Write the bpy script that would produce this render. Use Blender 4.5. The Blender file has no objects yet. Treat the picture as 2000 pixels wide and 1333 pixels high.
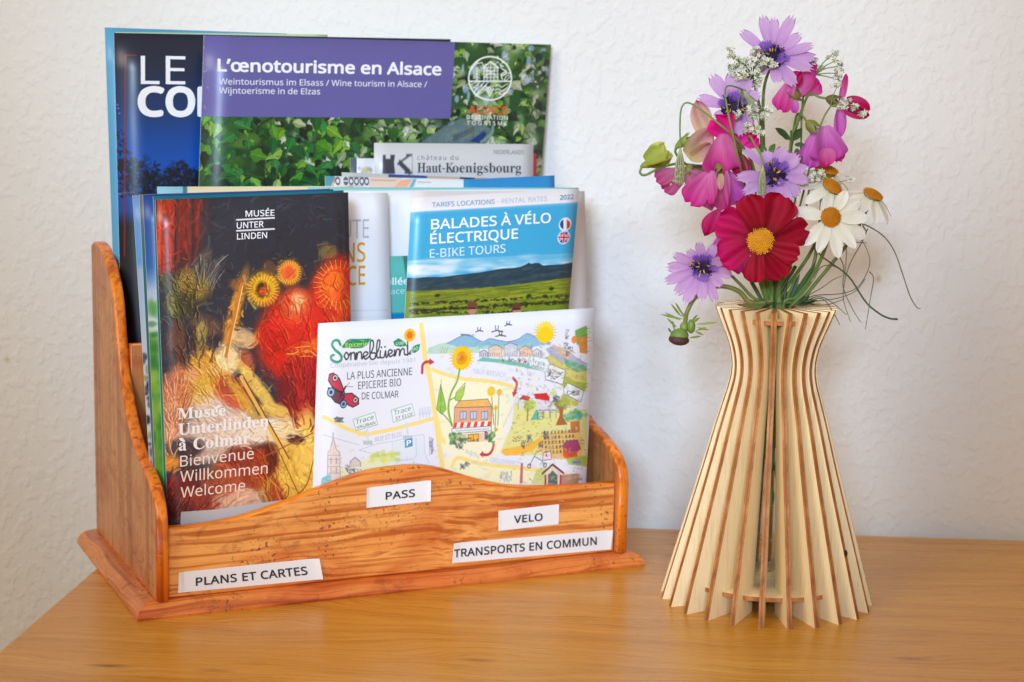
import bpy, math, random, os
import numpy as np
from mathutils import Vector, Matrix
SC = bpy.context.scene
COL = SC.collection
R = math.radians

# ------------------------------------------------------------------ camera
CAMH, FPX, PIT, ROL = 0.25, 3354.7, 0.1394, 0.0152
cam = bpy.data.cameras.new("camera")
cam_o = bpy.data.objects.new("camera", cam)
COL.objects.link(cam_o)
cam.sensor_width = 36.0
cam.lens = FPX * 36.0 / 2000.0
cam.clip_start = 0.01
cam.clip_end = 50
cam_o.matrix_world = Matrix.Translation((0, 0, CAMH)) @ Matrix.Rotation(math.pi / 2 - PIT, 4, 'X') @ Matrix.Rotation(ROL, 4, 'Z')
cam.dof.use_dof = True
cam.dof.focus_distance = 0.82
cam.dof.aperture_fstop = 13.0
SC.camera = cam_o

# ------------------------------------------------------------------ world: warm light bounced round the room
W = bpy.data.worlds.new("World")
SC.world = W
W.use_nodes = True
bg = W.node_tree.nodes['Background']
bg.inputs[0].default_value = (1.0, 0.79, 0.53, 1)
bg.inputs[1].default_value = 0.465

# ------------------------------------------------------------------ lamps
def aim(o, loc, tgt):
    o.location = loc
    o.rotation_euler = (Vector(tgt) - Vector(loc)).to_track_quat('-Z', 'Y').to_euler()
def area(name, loc, tgt, sx, sy, power, col):
    l = bpy.data.lights.new(name, 'AREA')
    l.shape = 'RECTANGLE'; l.size = sx; l.size_y = sy
    l.energy = power; l.color = col
    o = bpy.data.objects.new(name, l); COL.objects.link(o); aim(o, loc, tgt)
    return o
def spot(name, loc, tgt, angle, blend, power, col, rad):
    l = bpy.data.lights.new(name, 'SPOT')
    l.spot_size = angle; l.spot_blend = blend; l.energy = power; l.color = col; l.shadow_soft_size = rad
    o = bpy.data.objects.new(name, l); COL.objects.link(o); aim(o, loc, tgt)
    return o
area("window_light", (-1.35, -0.75, 1.25), (0.0, 0.9, 0.1), 0.9, 0.9, 20, (1.0, 0.92, 0.78))
spot("bounced_flash", (-0.22, -0.58, 0.56), (0.010, 1.01, 0.300), R(24.2), 0.34, 86, (0.58, 0.76, 0.98), 0.16)
spot("rack_fill_spot", (0.06, -0.5, 0.50), (0.012, 0.80, 0.055), R(17), 0.7, 42, (0.62, 0.78, 0.98), 0.12)  # added fill spot, brightens the rack front and the wall gap beside it

SC.view_settings.view_transform = 'Standard'
SC.view_settings.look = 'None'
SC.view_settings.exposure = 0.0
SC.view_settings.gamma = 1.0
SC.cycles.max_bounces = 8
SC.cycles.transparent_max_bounces = 16
SC.cycles.caustics_refractive = False
SC.cycles.caustics_reflective = False
SC.cycles.use_denoising = True

# ------------------------------------------------------------------ the geometry of the shot (metres)
YAW, X0, Y0 = 0.427, -0.7091 * CAMH, 3.1785 * CAMH
RW, RD = 0.2763, 0.157                                # rack width and depth
U = np.array([math.cos(YAW), math.sin(YAW), 0.0]); V = np.array([-math.sin(YAW), math.cos(YAW), 0.0])
ORG = np.array([X0, Y0, 0.0]); CAMP = np.array([0, 0, CAMH])
cP, sP, cR, sR = math.cos(PIT), math.sin(PIT), math.cos(ROL), math.sin(ROL)
def ray(x, y):
    dx, dy = x - 1000, y - 666.5
    a = dx * cR + dy * sR; b = -dx * sR + dy * cR
    return np.array([a / FPX, cP - b / FPX * sP, -sP - b / FPX * cP])
def att(x, y, t):                                       # point of the rack's plane at depth t
    r = ray(x, y); k = ((ORG - CAMP) @ V + t) / (r @ V)
    return CAMP + r * k
def aty(x, y, Y):                                       # point at world depth Y
    r = ray(x, y)
    return Vector(CAMP + r * (Y / r[1]))
def pj(P):
    X, Y, Z = np.array(P, float) - CAMP
    d = Y * cP - Z * sP; up = Y * sP + Z * cP
    x = X / d * FPX; y = -up / d * FPX
    return (1000 + x * cR - y * sR, 666.5 + x * sR + y * cR)
def loc2w(s, t, z): return ORG + s * U + t * V + np.array([0, 0, z])

# ------------------------------------------------------------------ object helpers
def empty(name, loc, label=None, cat=None, group=None, rz=0):
    o = bpy.data.objects.new(name, None); COL.objects.link(o)
    o.location = tuple(loc); o.rotation_euler = (0, 0, rz); o.empty_display_size = 0.01
    if label: o['label'] = label
    if cat: o['category'] = cat
    if group: o['group'] = group
    return o
def mesh_obj(name, verts, faces, mats, parent=None, uvs=None, fm=None, smooth=False, local=False):
    """verts are world coordinates unless local; the parent has no scale"""
    if parent is not None and not local:
        p = parent
        off = Vector((0, 0, 0))
        while p is not None:
            off += p.location; p = p.parent
        verts = [(v[0] - off.x, v[1] - off.y, v[2] - off.z) for v in verts]
    me = bpy.data.meshes.new(name)
    me.from_pydata([tuple(map(float, v)) for v in verts], [], faces)
    for m in (mats if isinstance(mats, (list, tuple)) else [mats]): me.materials.append(m)
    if fm is not None: me.polygons.foreach_set('material_index', fm)
    if uvs is not None:
        ul = me.uv_layers.new(name='UVMap')
        li = np.empty(len(me.loops), dtype=np.int32); me.loops.foreach_get('vertex_index', li)
        ul.data.foreach_set('uv', np.array(uvs, dtype=np.float32)[li].ravel())
    if smooth: me.polygons.foreach_set('use_smooth', [True] * len(me.polygons))
    me.update()
    o = bpy.data.objects.new(name, me); COL.objects.link(o)
    if parent is not None: o.parent = parent
    return o

# ------------------------------------------------------------------ material helpers
def lin(c):
    return tuple((x / 12.92 if x <= 0.04045 else ((x + 0.055) / 1.055) ** 2.4) for x in c)
def S(r, g, b): return lin((r / 255, g / 255, b / 255)) + (1,)
class Mat:
    def __init__(s, name, rough=0.5, spec=0.5):
        s.m = bpy.data.materials.new(name); s.m.use_nodes = True
        s.t = s.m.node_tree; s.b = s.t.nodes['Principled BSDF']
        s.b.inputs['Roughness'].default_value = rough
        s.b.inputs['Specular IOR Level'].default_value = spec
    def n(s, typ, **k):
        nd = s.t.nodes.new(typ)
        for a, v in k.items():
            if a.startswith('i_'):
                nd.inputs[a[2:].replace('_', ' ')].default_value = v
            else: setattr(nd, a, v)
        return nd
    def l(s, a, b): s.t.links.new(a, b)
    def coord(s, kind='Object', scale=(1, 1, 1), rot=(0, 0, 0), loc=(0, 0, 0)):
        c = s.n('ShaderNodeTexCoord'); m = s.n('ShaderNodeMapping')
        m.inputs['Scale'].default_value = scale; m.inputs['Rotation'].default_value = rot; m.inputs['Location'].default_value = loc
        s.l(c.outputs[kind], m.inputs['Vector']); return m.outputs[0]
    def noise(s, vec, scale, detail=3, rough=0.5, dist=0):
        n = s.n('ShaderNodeTexNoise'); s.l(vec, n.inputs['Vector'])
        n.inputs['Scale'].default_value = scale; n.inputs['Detail'].default_value = detail
        n.inputs['Roughness'].default_value = rough; n.inputs['Distortion'].default_value = dist
        return n.outputs['Fac']
    def ramp(s, fac, stops, interp='LINEAR'):
        r = s.n('ShaderNodeValToRGB'); s.l(fac, r.inputs[0]); e = r.color_ramp.elements
        r.color_ramp.interpolation = interp
        while len(e) < len(stops): e.new(0.5)
        for k, (p, c) in enumerate(stops):
            e[k].position = p; e[k].color = c if len(c) == 4 else tuple(c) + (1,)
        return r.outputs[0]
    def mix(s, fac, a, b, mode='MIX'):
        m = s.n('ShaderNodeMix', data_type='RGBA', blend_type=mode)
        if isinstance(fac, (int, float)): m.inputs[0].default_value = fac
        else: s.l(fac, m.inputs[0])
        for v, i in ((a, 6), (b, 7)):
            if isinstance(v, tuple): m.inputs[i].default_value = v
            else: s.l(v, m.inputs[i])
        return m.outputs[2]
    def bump(s, h, strength, dist=0.001, prev=None):
        b = s.n('ShaderNodeBump'); s.l(h, b.inputs['Height'])
        b.inputs['Strength'].default_value = strength; b.inputs['Distance'].default_value = dist
        if prev is not None: s.l(prev, b.inputs['Normal'])
        s.l(b.outputs[0], s.b.inputs['Normal']); return b.outputs[0]
    def col(s, c):
        if isinstance(c, tuple): s.b.inputs['Base Color'].default_value = c
        else: s.l(c, s.b.inputs['Base Color'])
        return s
def flat(name, c, rough=0.5, spec=0.4, var=0.12, nscale=300):
    m = Mat(name, rough, spec)
    f = m.noise(m.coord('Object'), nscale, 3)
    d = tuple(x * (1 - var) for x in c[:3]) + (1,)
    m.col(m.mix(f, c, d)); return m.m
BW = [(0.0, (0, 0, 0, 1)), (1.0, (1, 1, 1, 1))]

# ------------------------------------------------------------------ wall and table
RY = R(-4.0)
rx = np.array([math.cos(RY), math.sin(RY)]); ry = np.array([-math.sin(RY), math.cos(RY)])
TC = np.array([-0.2114, 1.0141])                       # back left corner of the table top
m = Mat('plaster_paint', 0.75, 0.25)
v = m.coord('Object', (1, 1, 0.85))
n1 = m.noise(v, 185, 2.0, 0.5, 0.1)
n2 = m.noise(v, 420, 3, 0.55)
h = m.ramp(n1, [(0.46, (0, 0, 0, 1)), (0.62, (0.6, 0.6, 0.6, 1)), (0.80, (1, 1, 1, 1))], 'EASE')
n3 = m.noise(v, 6, 3)
c0 = m.mix(n3, S(222, 222, 222), S(233, 233, 231))
n4 = m.noise(v, 1.7, 4, 0.6)
c0 = m.mix(m.ramp(n4, [(.42, (0, 0, 0, 1)), (.75, (.5, .5, .5, 1))]), c0, S(216, 212, 204))
vo = m.n('ShaderNodeTexVoronoi'); vo.inputs['Scale'].default_value = 5; m.l(v, vo.inputs['Vector'])
spk = m.ramp(vo.outputs['Distance'], [(0.0, (1, 1, 1, 1)), (0.006, (0.6, 0.6, 0.6, 1)), (0.013, (0, 0, 0, 1))])
c0 = m.mix(spk, c0, S(190, 160, 110))
m.col(c0)
b1 = m.bump(h, 0.46, 0.0009)
m.bump(n2, 0.36, 0.0004, b1)
MWALL = m.m
wp = TC + 0.010 * ry
def wpt(a, z): q = wp + a * rx; return (q[0], q[1], z)
w = mesh_obj('wall', [wpt(-2.5, -0.75), wpt(3.0, -0.75), wpt(3.0, 1.9), wpt(-2.5, 1.9),
                      tuple(np.array(wpt(-2.5, -0.75)) + [0, .1, 0]), tuple(np.array(wpt(3, -0.75)) + [0, .1, 0]),
                      tuple(np.array(wpt(3, 1.9)) + [0, .1, 0]), tuple(np.array(wpt(-2.5, 1.9)) + [0, .1, 0])],
             [(0, 1, 2, 3), (5, 4, 7, 6), (3, 2, 6, 7), (1, 0, 4, 5), (0, 3, 7, 4), (2, 1, 5, 6)], MWALL)
w['kind'] = 'structure'

def wood_table():
    m = Mat('beech_veneer', 0.34, 0.5)
    v = m.coord('Object')
    warp = m.noise(m.coord('Object', (2.2, 5, 1)), 3.0, 3, 0.5)
    add = m.n('ShaderNodeVectorMath', operation='MULTIPLY_ADD')
    cb = m.n('ShaderNodeCombineXYZ'); m.l(warp, cb.inputs[1])
    m.l(cb.outputs[0], add.inputs[0]); add.inputs[1].default_value = (0, 0.045, 0); m.l(v, add.inputs[2])
    def st(scale, sc, det=4, ro=.6):
        mp = m.n('ShaderNodeMapping'); mp.inputs['Scale'].default_value = scale; m.l(add.outputs[0], mp.inputs[0])
        return m.noise(mp.outputs[0], sc, det, ro)
    broad = st((0.7, 18, 1), 4, 3)
    fine = st((10, 520, 1), 2, 5, .7)
    pore = st((34, 1100, 1), 2, 3)
    c = m.ramp(broad, [(0.30, S(204, 142, 48)), (0.50, S(216, 153, 56)), (0.72, S(224, 164, 70))])
    c = m.mix(m.ramp(fine, [(0.38, (1, 1, 1, 1)), (0.58, (0, 0, 0, 1))]), c, m.mix(1.0, c, (0.78, 0.70, 0.58, 1), 'MULTIPLY'))
    c = m.mix(m.ramp(pore, [(0.60, (0, 0, 0, 1)), (0.72, (0.6, 0.6, 0.6, 1))]), c, S(165, 96, 40))
    mp = m.n('ShaderNodeMapping'); mp.inputs['Scale'].default_value = (9, 34, 1); m.l(v, mp.inputs[0])
    vo = m.n('ShaderNodeTexVoronoi'); vo.inputs['Scale'].default_value = 1.0; m.l(mp.outputs[0], vo.inputs['Vector'])
    k = m.ramp(vo.outputs['Distance'], [(0.0, (1, 1, 1, 1)), (0.05, (0.5, 0.5, 0.5, 1)), (0.11, (0, 0, 0, 1))])
    c = m.mix(k, c, S(120, 66, 26))
    du = m.noise(m.coord('Object'), 1500, 1, .5)
    c = m.mix(m.ramp(du, [(.76, (0, 0, 0, 1)), (.80, (.5, .5, .5, 1))]), c, S(226, 200, 160))
    m.col(c)
    m.l(m.ramp(fine, [(0.2, (0.22,) * 3 + (1,)), (0.8, (0.36,) * 3 + (1,))]), m.b.inputs['Roughness'])
    m.bump(fine, 0.10, 0.0004)
    return m.m
MTAB = wood_table()
tab = empty('table', (TC[0] + 0.5, TC[1] - 0.5, -0.72), 'light oak coloured wooden table with its back edge against the wall', 'table', rz=RY)
def rounded_slab(w_, d_, z0, z1, r, seg=4):
    # slab whose top edge is rounded by r, corner at local (0,0) = back left, extends +x and -y
    prof = [(0, z0)] + [(r - r * math.cos(a), z1 - r + r * math.sin(a)) for a in np.linspace(0, math.pi / 2, seg + 1)]
    vs, fs = [], []
    for ins, z in prof:
        vs += [(ins, -ins, z), (w_ - ins, -ins, z), (w_ - ins, -d_ + ins, z), (ins, -d_ + ins, z)]
    for k in range(len(prof) - 1):
        for j in range(4):
            a, b = 4 * k + j, 4 * k + (j + 1) % 4
            fs.append((b, a, a + 4, b + 4))
    n = 4 * (len(prof) - 1)
    fs.append((n + 3, n + 2, n + 1, n)); fs.append((0, 1, 2, 3))
    return vs, fs
vs, fs = rounded_slab(1.5, 0.85, -0.026, 0.0, 0.0022)
off = np.array([-0.5, 0.5])
# local frame of the table root: root sits at TC + (0.5, -0.5) world; shift so the slab's corner lands on TC
d = np.array([TC[0] - tab.location.x, TC[1] - tab.location.y])
dl = np.array([d @ rx, d @ ry])
mesh_obj('table_top', [(x + dl[0], y + dl[1], z + 0.72) for x, y, z in vs], fs, MTAB, tab, local=True)
for px, py in ((0.06, -0.06), (1.44, -0.06), (0.06, -0.79), (1.44, -0.79)):
    q = [(px + dl[0] + a * .025, py + dl[1] + b * .025, z) for z in (0.0, 0.694) for a, b in ((-1, -1), (1, -1), (1, 1), (-1, 1))]
    mesh_obj('leg', q, [(3, 2, 1, 0), (4, 5, 6, 7), (0, 1, 5, 4), (1, 2, 6, 5), (2, 3, 7, 6), (3, 0, 4, 7)], MTAB, tab, local=True)
fl = Mat('floor_paint', 0.6)
fv = fl.coord('Object', (1, 12, 1))
fl.col(fl.mix(fl.noise(fv, 3, 4), S(150, 120, 90), S(120, 92, 66)))
f = mesh_obj('floor', [(-2.6, -2.2, -0.72), (3.1, -2.2, -0.72), (3.1, 1.4, -0.72), (-2.6, 1.4, -0.72)], [(0, 1, 2, 3)], fl.m)
f['kind'] = 'structure'

# ------------------------------------------------------------------ the pine rack
def pine(name, axis, cl, cd, band=62, rough=0.33, dirt=0.55):
    """varnished pine; axis = direction of the grain in rack space"""
    m = Mat(name, rough, 0.5)
    al = {'x': (1, 0, 0), 'z': (0, 0, 1), 'y': (0, 1, 0)}[axis]         # along the grain
    cr = {'x': (0.25, 1, 1), 'z': (1, 1, 0.25), 'y': (1, 0.25, 1)}[axis]
    k_ = band * 4.2
    warp = m.noise(m.coord('Object', tuple(9 if a else 30 for a in al)), 1.0, 2, 0.5)
    wv = m.n('ShaderNodeCombineXYZ')
    for q in range(3):
        if not al[q]: m.l(warp, wv.inputs[q])
    ma = m.n('ShaderNodeVectorMath', operation='MULTIPLY_ADD'); m.l(wv.outputs[0], ma.inputs[0]); ma.inputs[1].default_value = (0.016,) * 3
    m.l(m.n('ShaderNodeTexCoord').outputs['Object'], ma.inputs[2])
    def gr(a_, c_, det=4, ro=.6):
        mp = m.n('ShaderNodeMapping'); mp.inputs['Scale'].default_value = tuple(a_ if a else c_ for a in al); m.l(ma.outputs[0], mp.inputs[0])
        return m.noise(mp.outputs[0], 1.0, det, ro)
    rings = gr(3.2, k_, 2, .5); fibre = gr(26, k_ * 4.5, 3, .65); soft_ = gr(3, k_ * .3, 2, .5)
    mid_ = tuple(0.55 * a + 0.45 * b for a, b in zip(cl, cd))
    c = m.ramp(rings, [(0.36, cd), (0.44, mid_), (0.50, cl), (0.62, tuple(min(1, q * 1.12) for q in cl)), (0.66, mid_), (0.74, cd)])
    c = m.mix(m.ramp(soft_, [(.40, (0, 0, 0, 1)), (.66, (.6, .6, .6, 1))]), c, m.mix(1.0, c, (0.86, 0.62, 0.46, 1), 'MULTIPLY'))
    c = m.mix(m.ramp(fibre, [(0.54, (0, 0, 0, 1)), (0.70, (.55, .55, .55, 1))]), c, m.mix(1.0, c, (0.60, 0.42, 0.32, 1), 'MULTIPLY'))
    f = m.n('ShaderNodeMath', operation='MULTIPLY_ADD'); m.l(fibre, f.inputs[0]); f.inputs[1].default_value = 0.5; m.l(rings, f.inputs[2])
    big = m.noise(m.coord('Object', (1, 1, 1.6)), 22, 3, 0.6, 0.8)
    c = m.mix(m.ramp(big, [(0.46, (0, 0, 0, 1)), (0.70, (0.8,) * 3 + (1,))]), c, m.mix(1.0, c, (0.76, 0.46, 0.36, 1), 'MULTIPLY'))
    sm = m.noise(m.coord('Object', (1, 1, 1.3)), 60, 5, 0.72, 1.5)
    c = m.mix(m.ramp(sm, [(0.57, (0, 0, 0, 1)), (0.66, (dirt * .8,) * 3 + (1,))]), c, m.mix(1.0, c, (0.40, 0.32, 0.34, 1), 'MULTIPLY'))
    sp_ = m.noise(m.coord('Object', (1, 1, 1)), 520, 2, 0.5)
    pt_ = m.noise(m.coord('Object', (1, 1, 1)), 34, 2, 0.5)
    pm = m.n('ShaderNodeMath', operation='MULTIPLY'); m.l(m.ramp(sp_, [(0.60, (0, 0, 0, 1)), (0.68, (1, 1, 1, 1))]), pm.inputs[0]); m.l(m.ramp(pt_, [(0.50, (0, 0, 0, 1)), (0.62, (.8, .8, .8, 1))]), pm.inputs[1])
    c = m.mix(pm.outputs[0], c, S(84, 58, 44))
    sw = m.noise(m.coord('Object', (14, 14, 50), (0.0, 0.25, 0.1)), 14, 2, 0.5, 0.3)
    c = m.mix(m.ramp(sw, [(0.70, (0, 0, 0, 1)), (0.76, (0.5,) * 3 + (1,))]), c, S(226, 180, 130))
    m.col(c)
    m.l(m.ramp(sm, [(0.3, (rough,) * 3 + (1,)), (0.8, (rough + .22,) * 3 + (1,))]), m.b.inputs['Roughness'])
    b1 = m.bump(f.outputs[0], 0.35, 0.0006); m.bump(sm, 0.12, 0.0005, b1)
    m.b.inputs['Coat Weight'].default_value = 0.25; m.b.inputs['Coat Roughness'].default_value = 0.25
    return m.m
P_FRONT = pine('pine_front', 'x', S(238, 166, 88), S(200, 112, 48), 104)
P_SIDE = pine('pine_side', 'z', S(200, 138, 82), S(174, 108, 56), 26, 0.42, 0.7)
P_EDGE = pine('pine_edge', 'z', S(240, 138, 34), S(196, 92, 14), 55, 0.30, 0.25)
P_BASE = pine('pine_base', 'x', S(228, 138, 66), S(188, 92, 38), 76, 0.33, 0.6)
P_BASE2 = pine('pine_base_side', 'y', S(214, 136, 76), S(182, 102, 52), 60, 0.38, 0.7)
rack = empty('brochure_rack', ORG, 'varnished pine brochure rack with wavy front board and white word labels', 'rack', rz=YAW)
def extrude(outline, a0, a1, axis, mats, name, bev=0.0, parent=rack, seg=3, face_mat=None):
    """outline: 2-D points; extruded along axis between a0 and a1, edges rounded by bev (inset rings)"""
    pts = np.array(outline, float); n = len(pts)
    # outward normals per vertex
    area2 = np.sum(pts[:, 0] * np.roll(pts[:, 1], -1) - np.roll(pts[:, 0], -1) * pts[:, 1])
    if area2 < 0: pts = pts[::-1]
    e = np.roll(pts, -1, 0) - pts; e /= np.linalg.norm(e, axis=1)[:, None]
    no = np.stack([e[:, 1], -e[:, 0]], 1)
    vn = no + np.roll(no, 1, 0); vn /= np.maximum(np.linalg.norm(vn, axis=1)[:, None], 1e-6)
    sgn = 1 if a1 > a0 else -1
    rings = []
    if bev > 0:
        for a in np.linspace(0, math.pi / 2, seg + 1): rings.append((bev * (1 - math.sin(a)), a0 + sgn * bev * (1 - math.cos(a))))
        for a in np.linspace(math.pi / 2, 0, seg + 1): rings.append((bev * (1 - math.sin(a)), a1 - sgn * bev * (1 - math.cos(a))))
    else: rings = [(0, a0), (0, a1)]
    vs = []
    for ins, a in rings:
        for p_, q in zip(pts, vn):
            x, y = p_ - q * ins
            vs.append({'x': (a, x, y), 'y': (x, a, y), 'z': (x, y, a)}[axis])
    fs, fm = [], []
    for k in range(len(rings) - 1):
        for j in range(n):
            j2 = (j + 1) % n
            fs.append((k * n + j, k * n + j2, (k + 1) * n + j2, (k + 1) * n + j)); fm.append(1 if len(mats) > 1 else 0)
    fs.append(tuple(range(n))[::-1]); fm.append(0)
    fs.append(tuple((len(rings) - 1) * n + j for j in range(n))); fm.append(0)
    o = mesh_obj(name, vs, fs, mats, parent, fm=fm, local=True)
    me = o.data
    import bmesh
    bm = bmesh.new(); bm.from_mesh(me); bmesh.ops.recalc_face_normals(bm, faces=bm.faces); bm.to_mesh(me); bm.free()
    if bev > 0:
        me.polygons.foreach_set('use_smooth', [p.area < 4e-4 and len(p.vertices) == 4 for p in me.polygons])
    return o
def smooth_curve(pts, n):
    P = np.array(pts, float); P = np.vstack([2 * P[0] - P[1], P, 2 * P[-1] - P[-2]])
    out = []
    m_ = len(pts) - 1
    for i in range(n + 1):
        x = i / n * m_; k = min(int(x), m_ - 1); f_ = x - k
        p0, p1, p2, p3 = P[k], P[k + 1], P[k + 2], P[k + 3]
        out.append(0.5 * ((2 * p1) + (-p0 + p2) * f_ + (2 * p0 - 5 * p1 + 4 * p2 - p3) * f_ ** 2 + (-p0 + 3 * p1 - 3 * p2 + p3) * f_ ** 3))
    return out
ZB = 0.0075
# base with a rounded nose on the front and both ends
def base_slab():
    prof = [(0.0004, 0.0), (0.0, 0.0012), (0.0006, 0.0032), (0.0022, 0.0054), (0.0045, 0.0068), (0.0075, ZB - 0.0002), (0.010, ZB)]
    vs, fs = [], []
    for ins, z in prof:
        vs += [(ins, ins, z), (RW - ins, ins, z), (RW - ins, RD, z), (ins, RD, z)]
    for k in range(len(prof) - 1):
        for j in range(4):
            a, b = 4 * k + j, 4 * k + (j + 1) % 4
            fs.append((a, b, b + 4, a + 4))
    n = 4 * (len(prof) - 1)
    fs += [(n, n + 1, n + 2, n + 3), (3, 2, 1, 0)]
    mesh_obj('base', vs, fs, [P_BASE, P_BASE2], rack, fm=[(k % 4) % 2 for k in range(4 * (len(prof) - 1))] + [0, 0], local=True)
base_slab()
side = [(0.0042, ZB), (0.0036, 0.030), (0.0032, 0.047)] + \
    smooth_curve([(0.0034, 0.047), (0.0060, 0.0555), (0.0140, 0.0625), (0.0270, 0.0680), (0.0430, 0.0725), (0.0570, 0.0805), (0.0675, 0.0885), (0.0755, 0.0975),
                  (0.0825, 0.1060), (0.0865, 0.1165), (0.0905, 0.1275), (0.0940, 0.1390), (0.0985, 0.1490), (0.1090, 0.1590),
                  (0.1230, 0.1672), (0.1370, 0.1705), (0.1480, 0.1702), (0.1545, 0.1680)], 44) + [(0.1545, ZB)]
extrude(side, 0.0105, 0.0165, 'x', [P_SIDE, P_EDGE], 'side_panel', 0.0014)
extrude(side, 0.2612, 0.2672, 'x', [P_SIDE, P_EDGE], 'side_panel', 0.0014)
top = [(0.0166, 0.0428), (0.028, 0.0427), (0.0448, 0.0437), (0.0619, 0.0468), (0.0792, 0.0514), (0.0968, 0.0570), (0.1146, 0.0618), (0.1281, 0.0636),
       (0.1431, 0.0640), (0.1518, 0.0630), (0.1606, 0.0609), (0.1695, 0.0577), (0.1785, 0.0545), (0.1876, 0.0517), (0.1967, 0.0494), (0.2059, 0.0481),
       (0.2152, 0.0473), (0.2340, 0.0462), (0.2611, 0.0458)]
extrude([(0.0166, ZB)] + smooth_curve(top, 60) + [(0.2611, ZB)], 0.0080, 0.0140, 'y', [P_FRONT, pine('pine_front_edge', 'x', S(240, 144, 36), S(206, 106, 22), 40, 0.3, 0.2)], 'front_panel', 0.0012)
extrude([(0.0166, ZB), (0.0166, 0.122), (0.2611, 0.122), (0.2611, ZB)], 0.0850, 0.0895, 'y', [P_SIDE, P_EDGE], 'divider', 0.001)
extrude([(0.0166, ZB), (0.0166, 0.150), (0.2611, 0.150), (0.2611, ZB)], 0.1440, 0.1495, 'y', [P_SIDE, P_EDGE], 'back_panel', 0.001)

# ------------------------------------------------------------------ lettering
FDIR = bpy.utils.system_resource('DATAFILES', path='fonts') or ''
def load_font(fn):
    try:
        p = os.path.join(FDIR, fn)
        if os.path.exists(p): return bpy.data.fonts.load(p)
    except Exception: pass
    return None
FSANS = load_font('NotoSansHebrew-Regular.woff2')
FMATH = load_font('NotoSansMath-Regular.woff2')
_cap = {}
def text_mesh(s, font=None, off=0.0, space=1.0):
    cu = bpy.data.curves.new('lettering_curve', 'FONT')
    cu.body = s; cu.size = 1; cu.resolution_u = 3; cu.space_character = space
    if font: cu.font = font
    ob = bpy.data.objects.new('lettering_tmp', cu); COL.objects.link(ob)
    me = bpy.data.meshes.new_from_object(ob, depsgraph=bpy.context.evaluated_depsgraph_get())
    vs = np.array([v.co[:2] for v in me.vertices]) if len(me.vertices) else np.zeros((0, 2))
    fs = [tuple(p.vertices) for p in me.polygons]
    bpy.data.objects.remove(ob); bpy.data.curves.remove(cu); bpy.data.meshes.remove(me)
    return vs, fs
def cap_h(font, off):
    k = (font.name if font else '', off)
    if k not in _cap:
        v_, _ = text_mesh('H' if font is not FMATH else chr(0x1D407), font); _cap[k] = v_[:, 1].max() if len(v_) else 0.7
    return _cap[k]
def copies(off):
    if off <= 0: return [(0, 0)]
    n = 8 if off > .018 else 6
    return [(0, 0)] + [(off * math.cos(2 * math.pi * k / n), off * math.sin(2 * math.pi * k / n)) for k in range(n)]
def serif(s):                                           # bold serif letters
    out = ''
    for ch in s:
        if 'A' <= ch <= 'Z': out += chr(0x1D400 + ord(ch) - 65)
        elif 'a' <= ch <= 'z': out += chr(0x1D41A + ord(ch) - 97)
        else: out += ch
    return out

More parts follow.
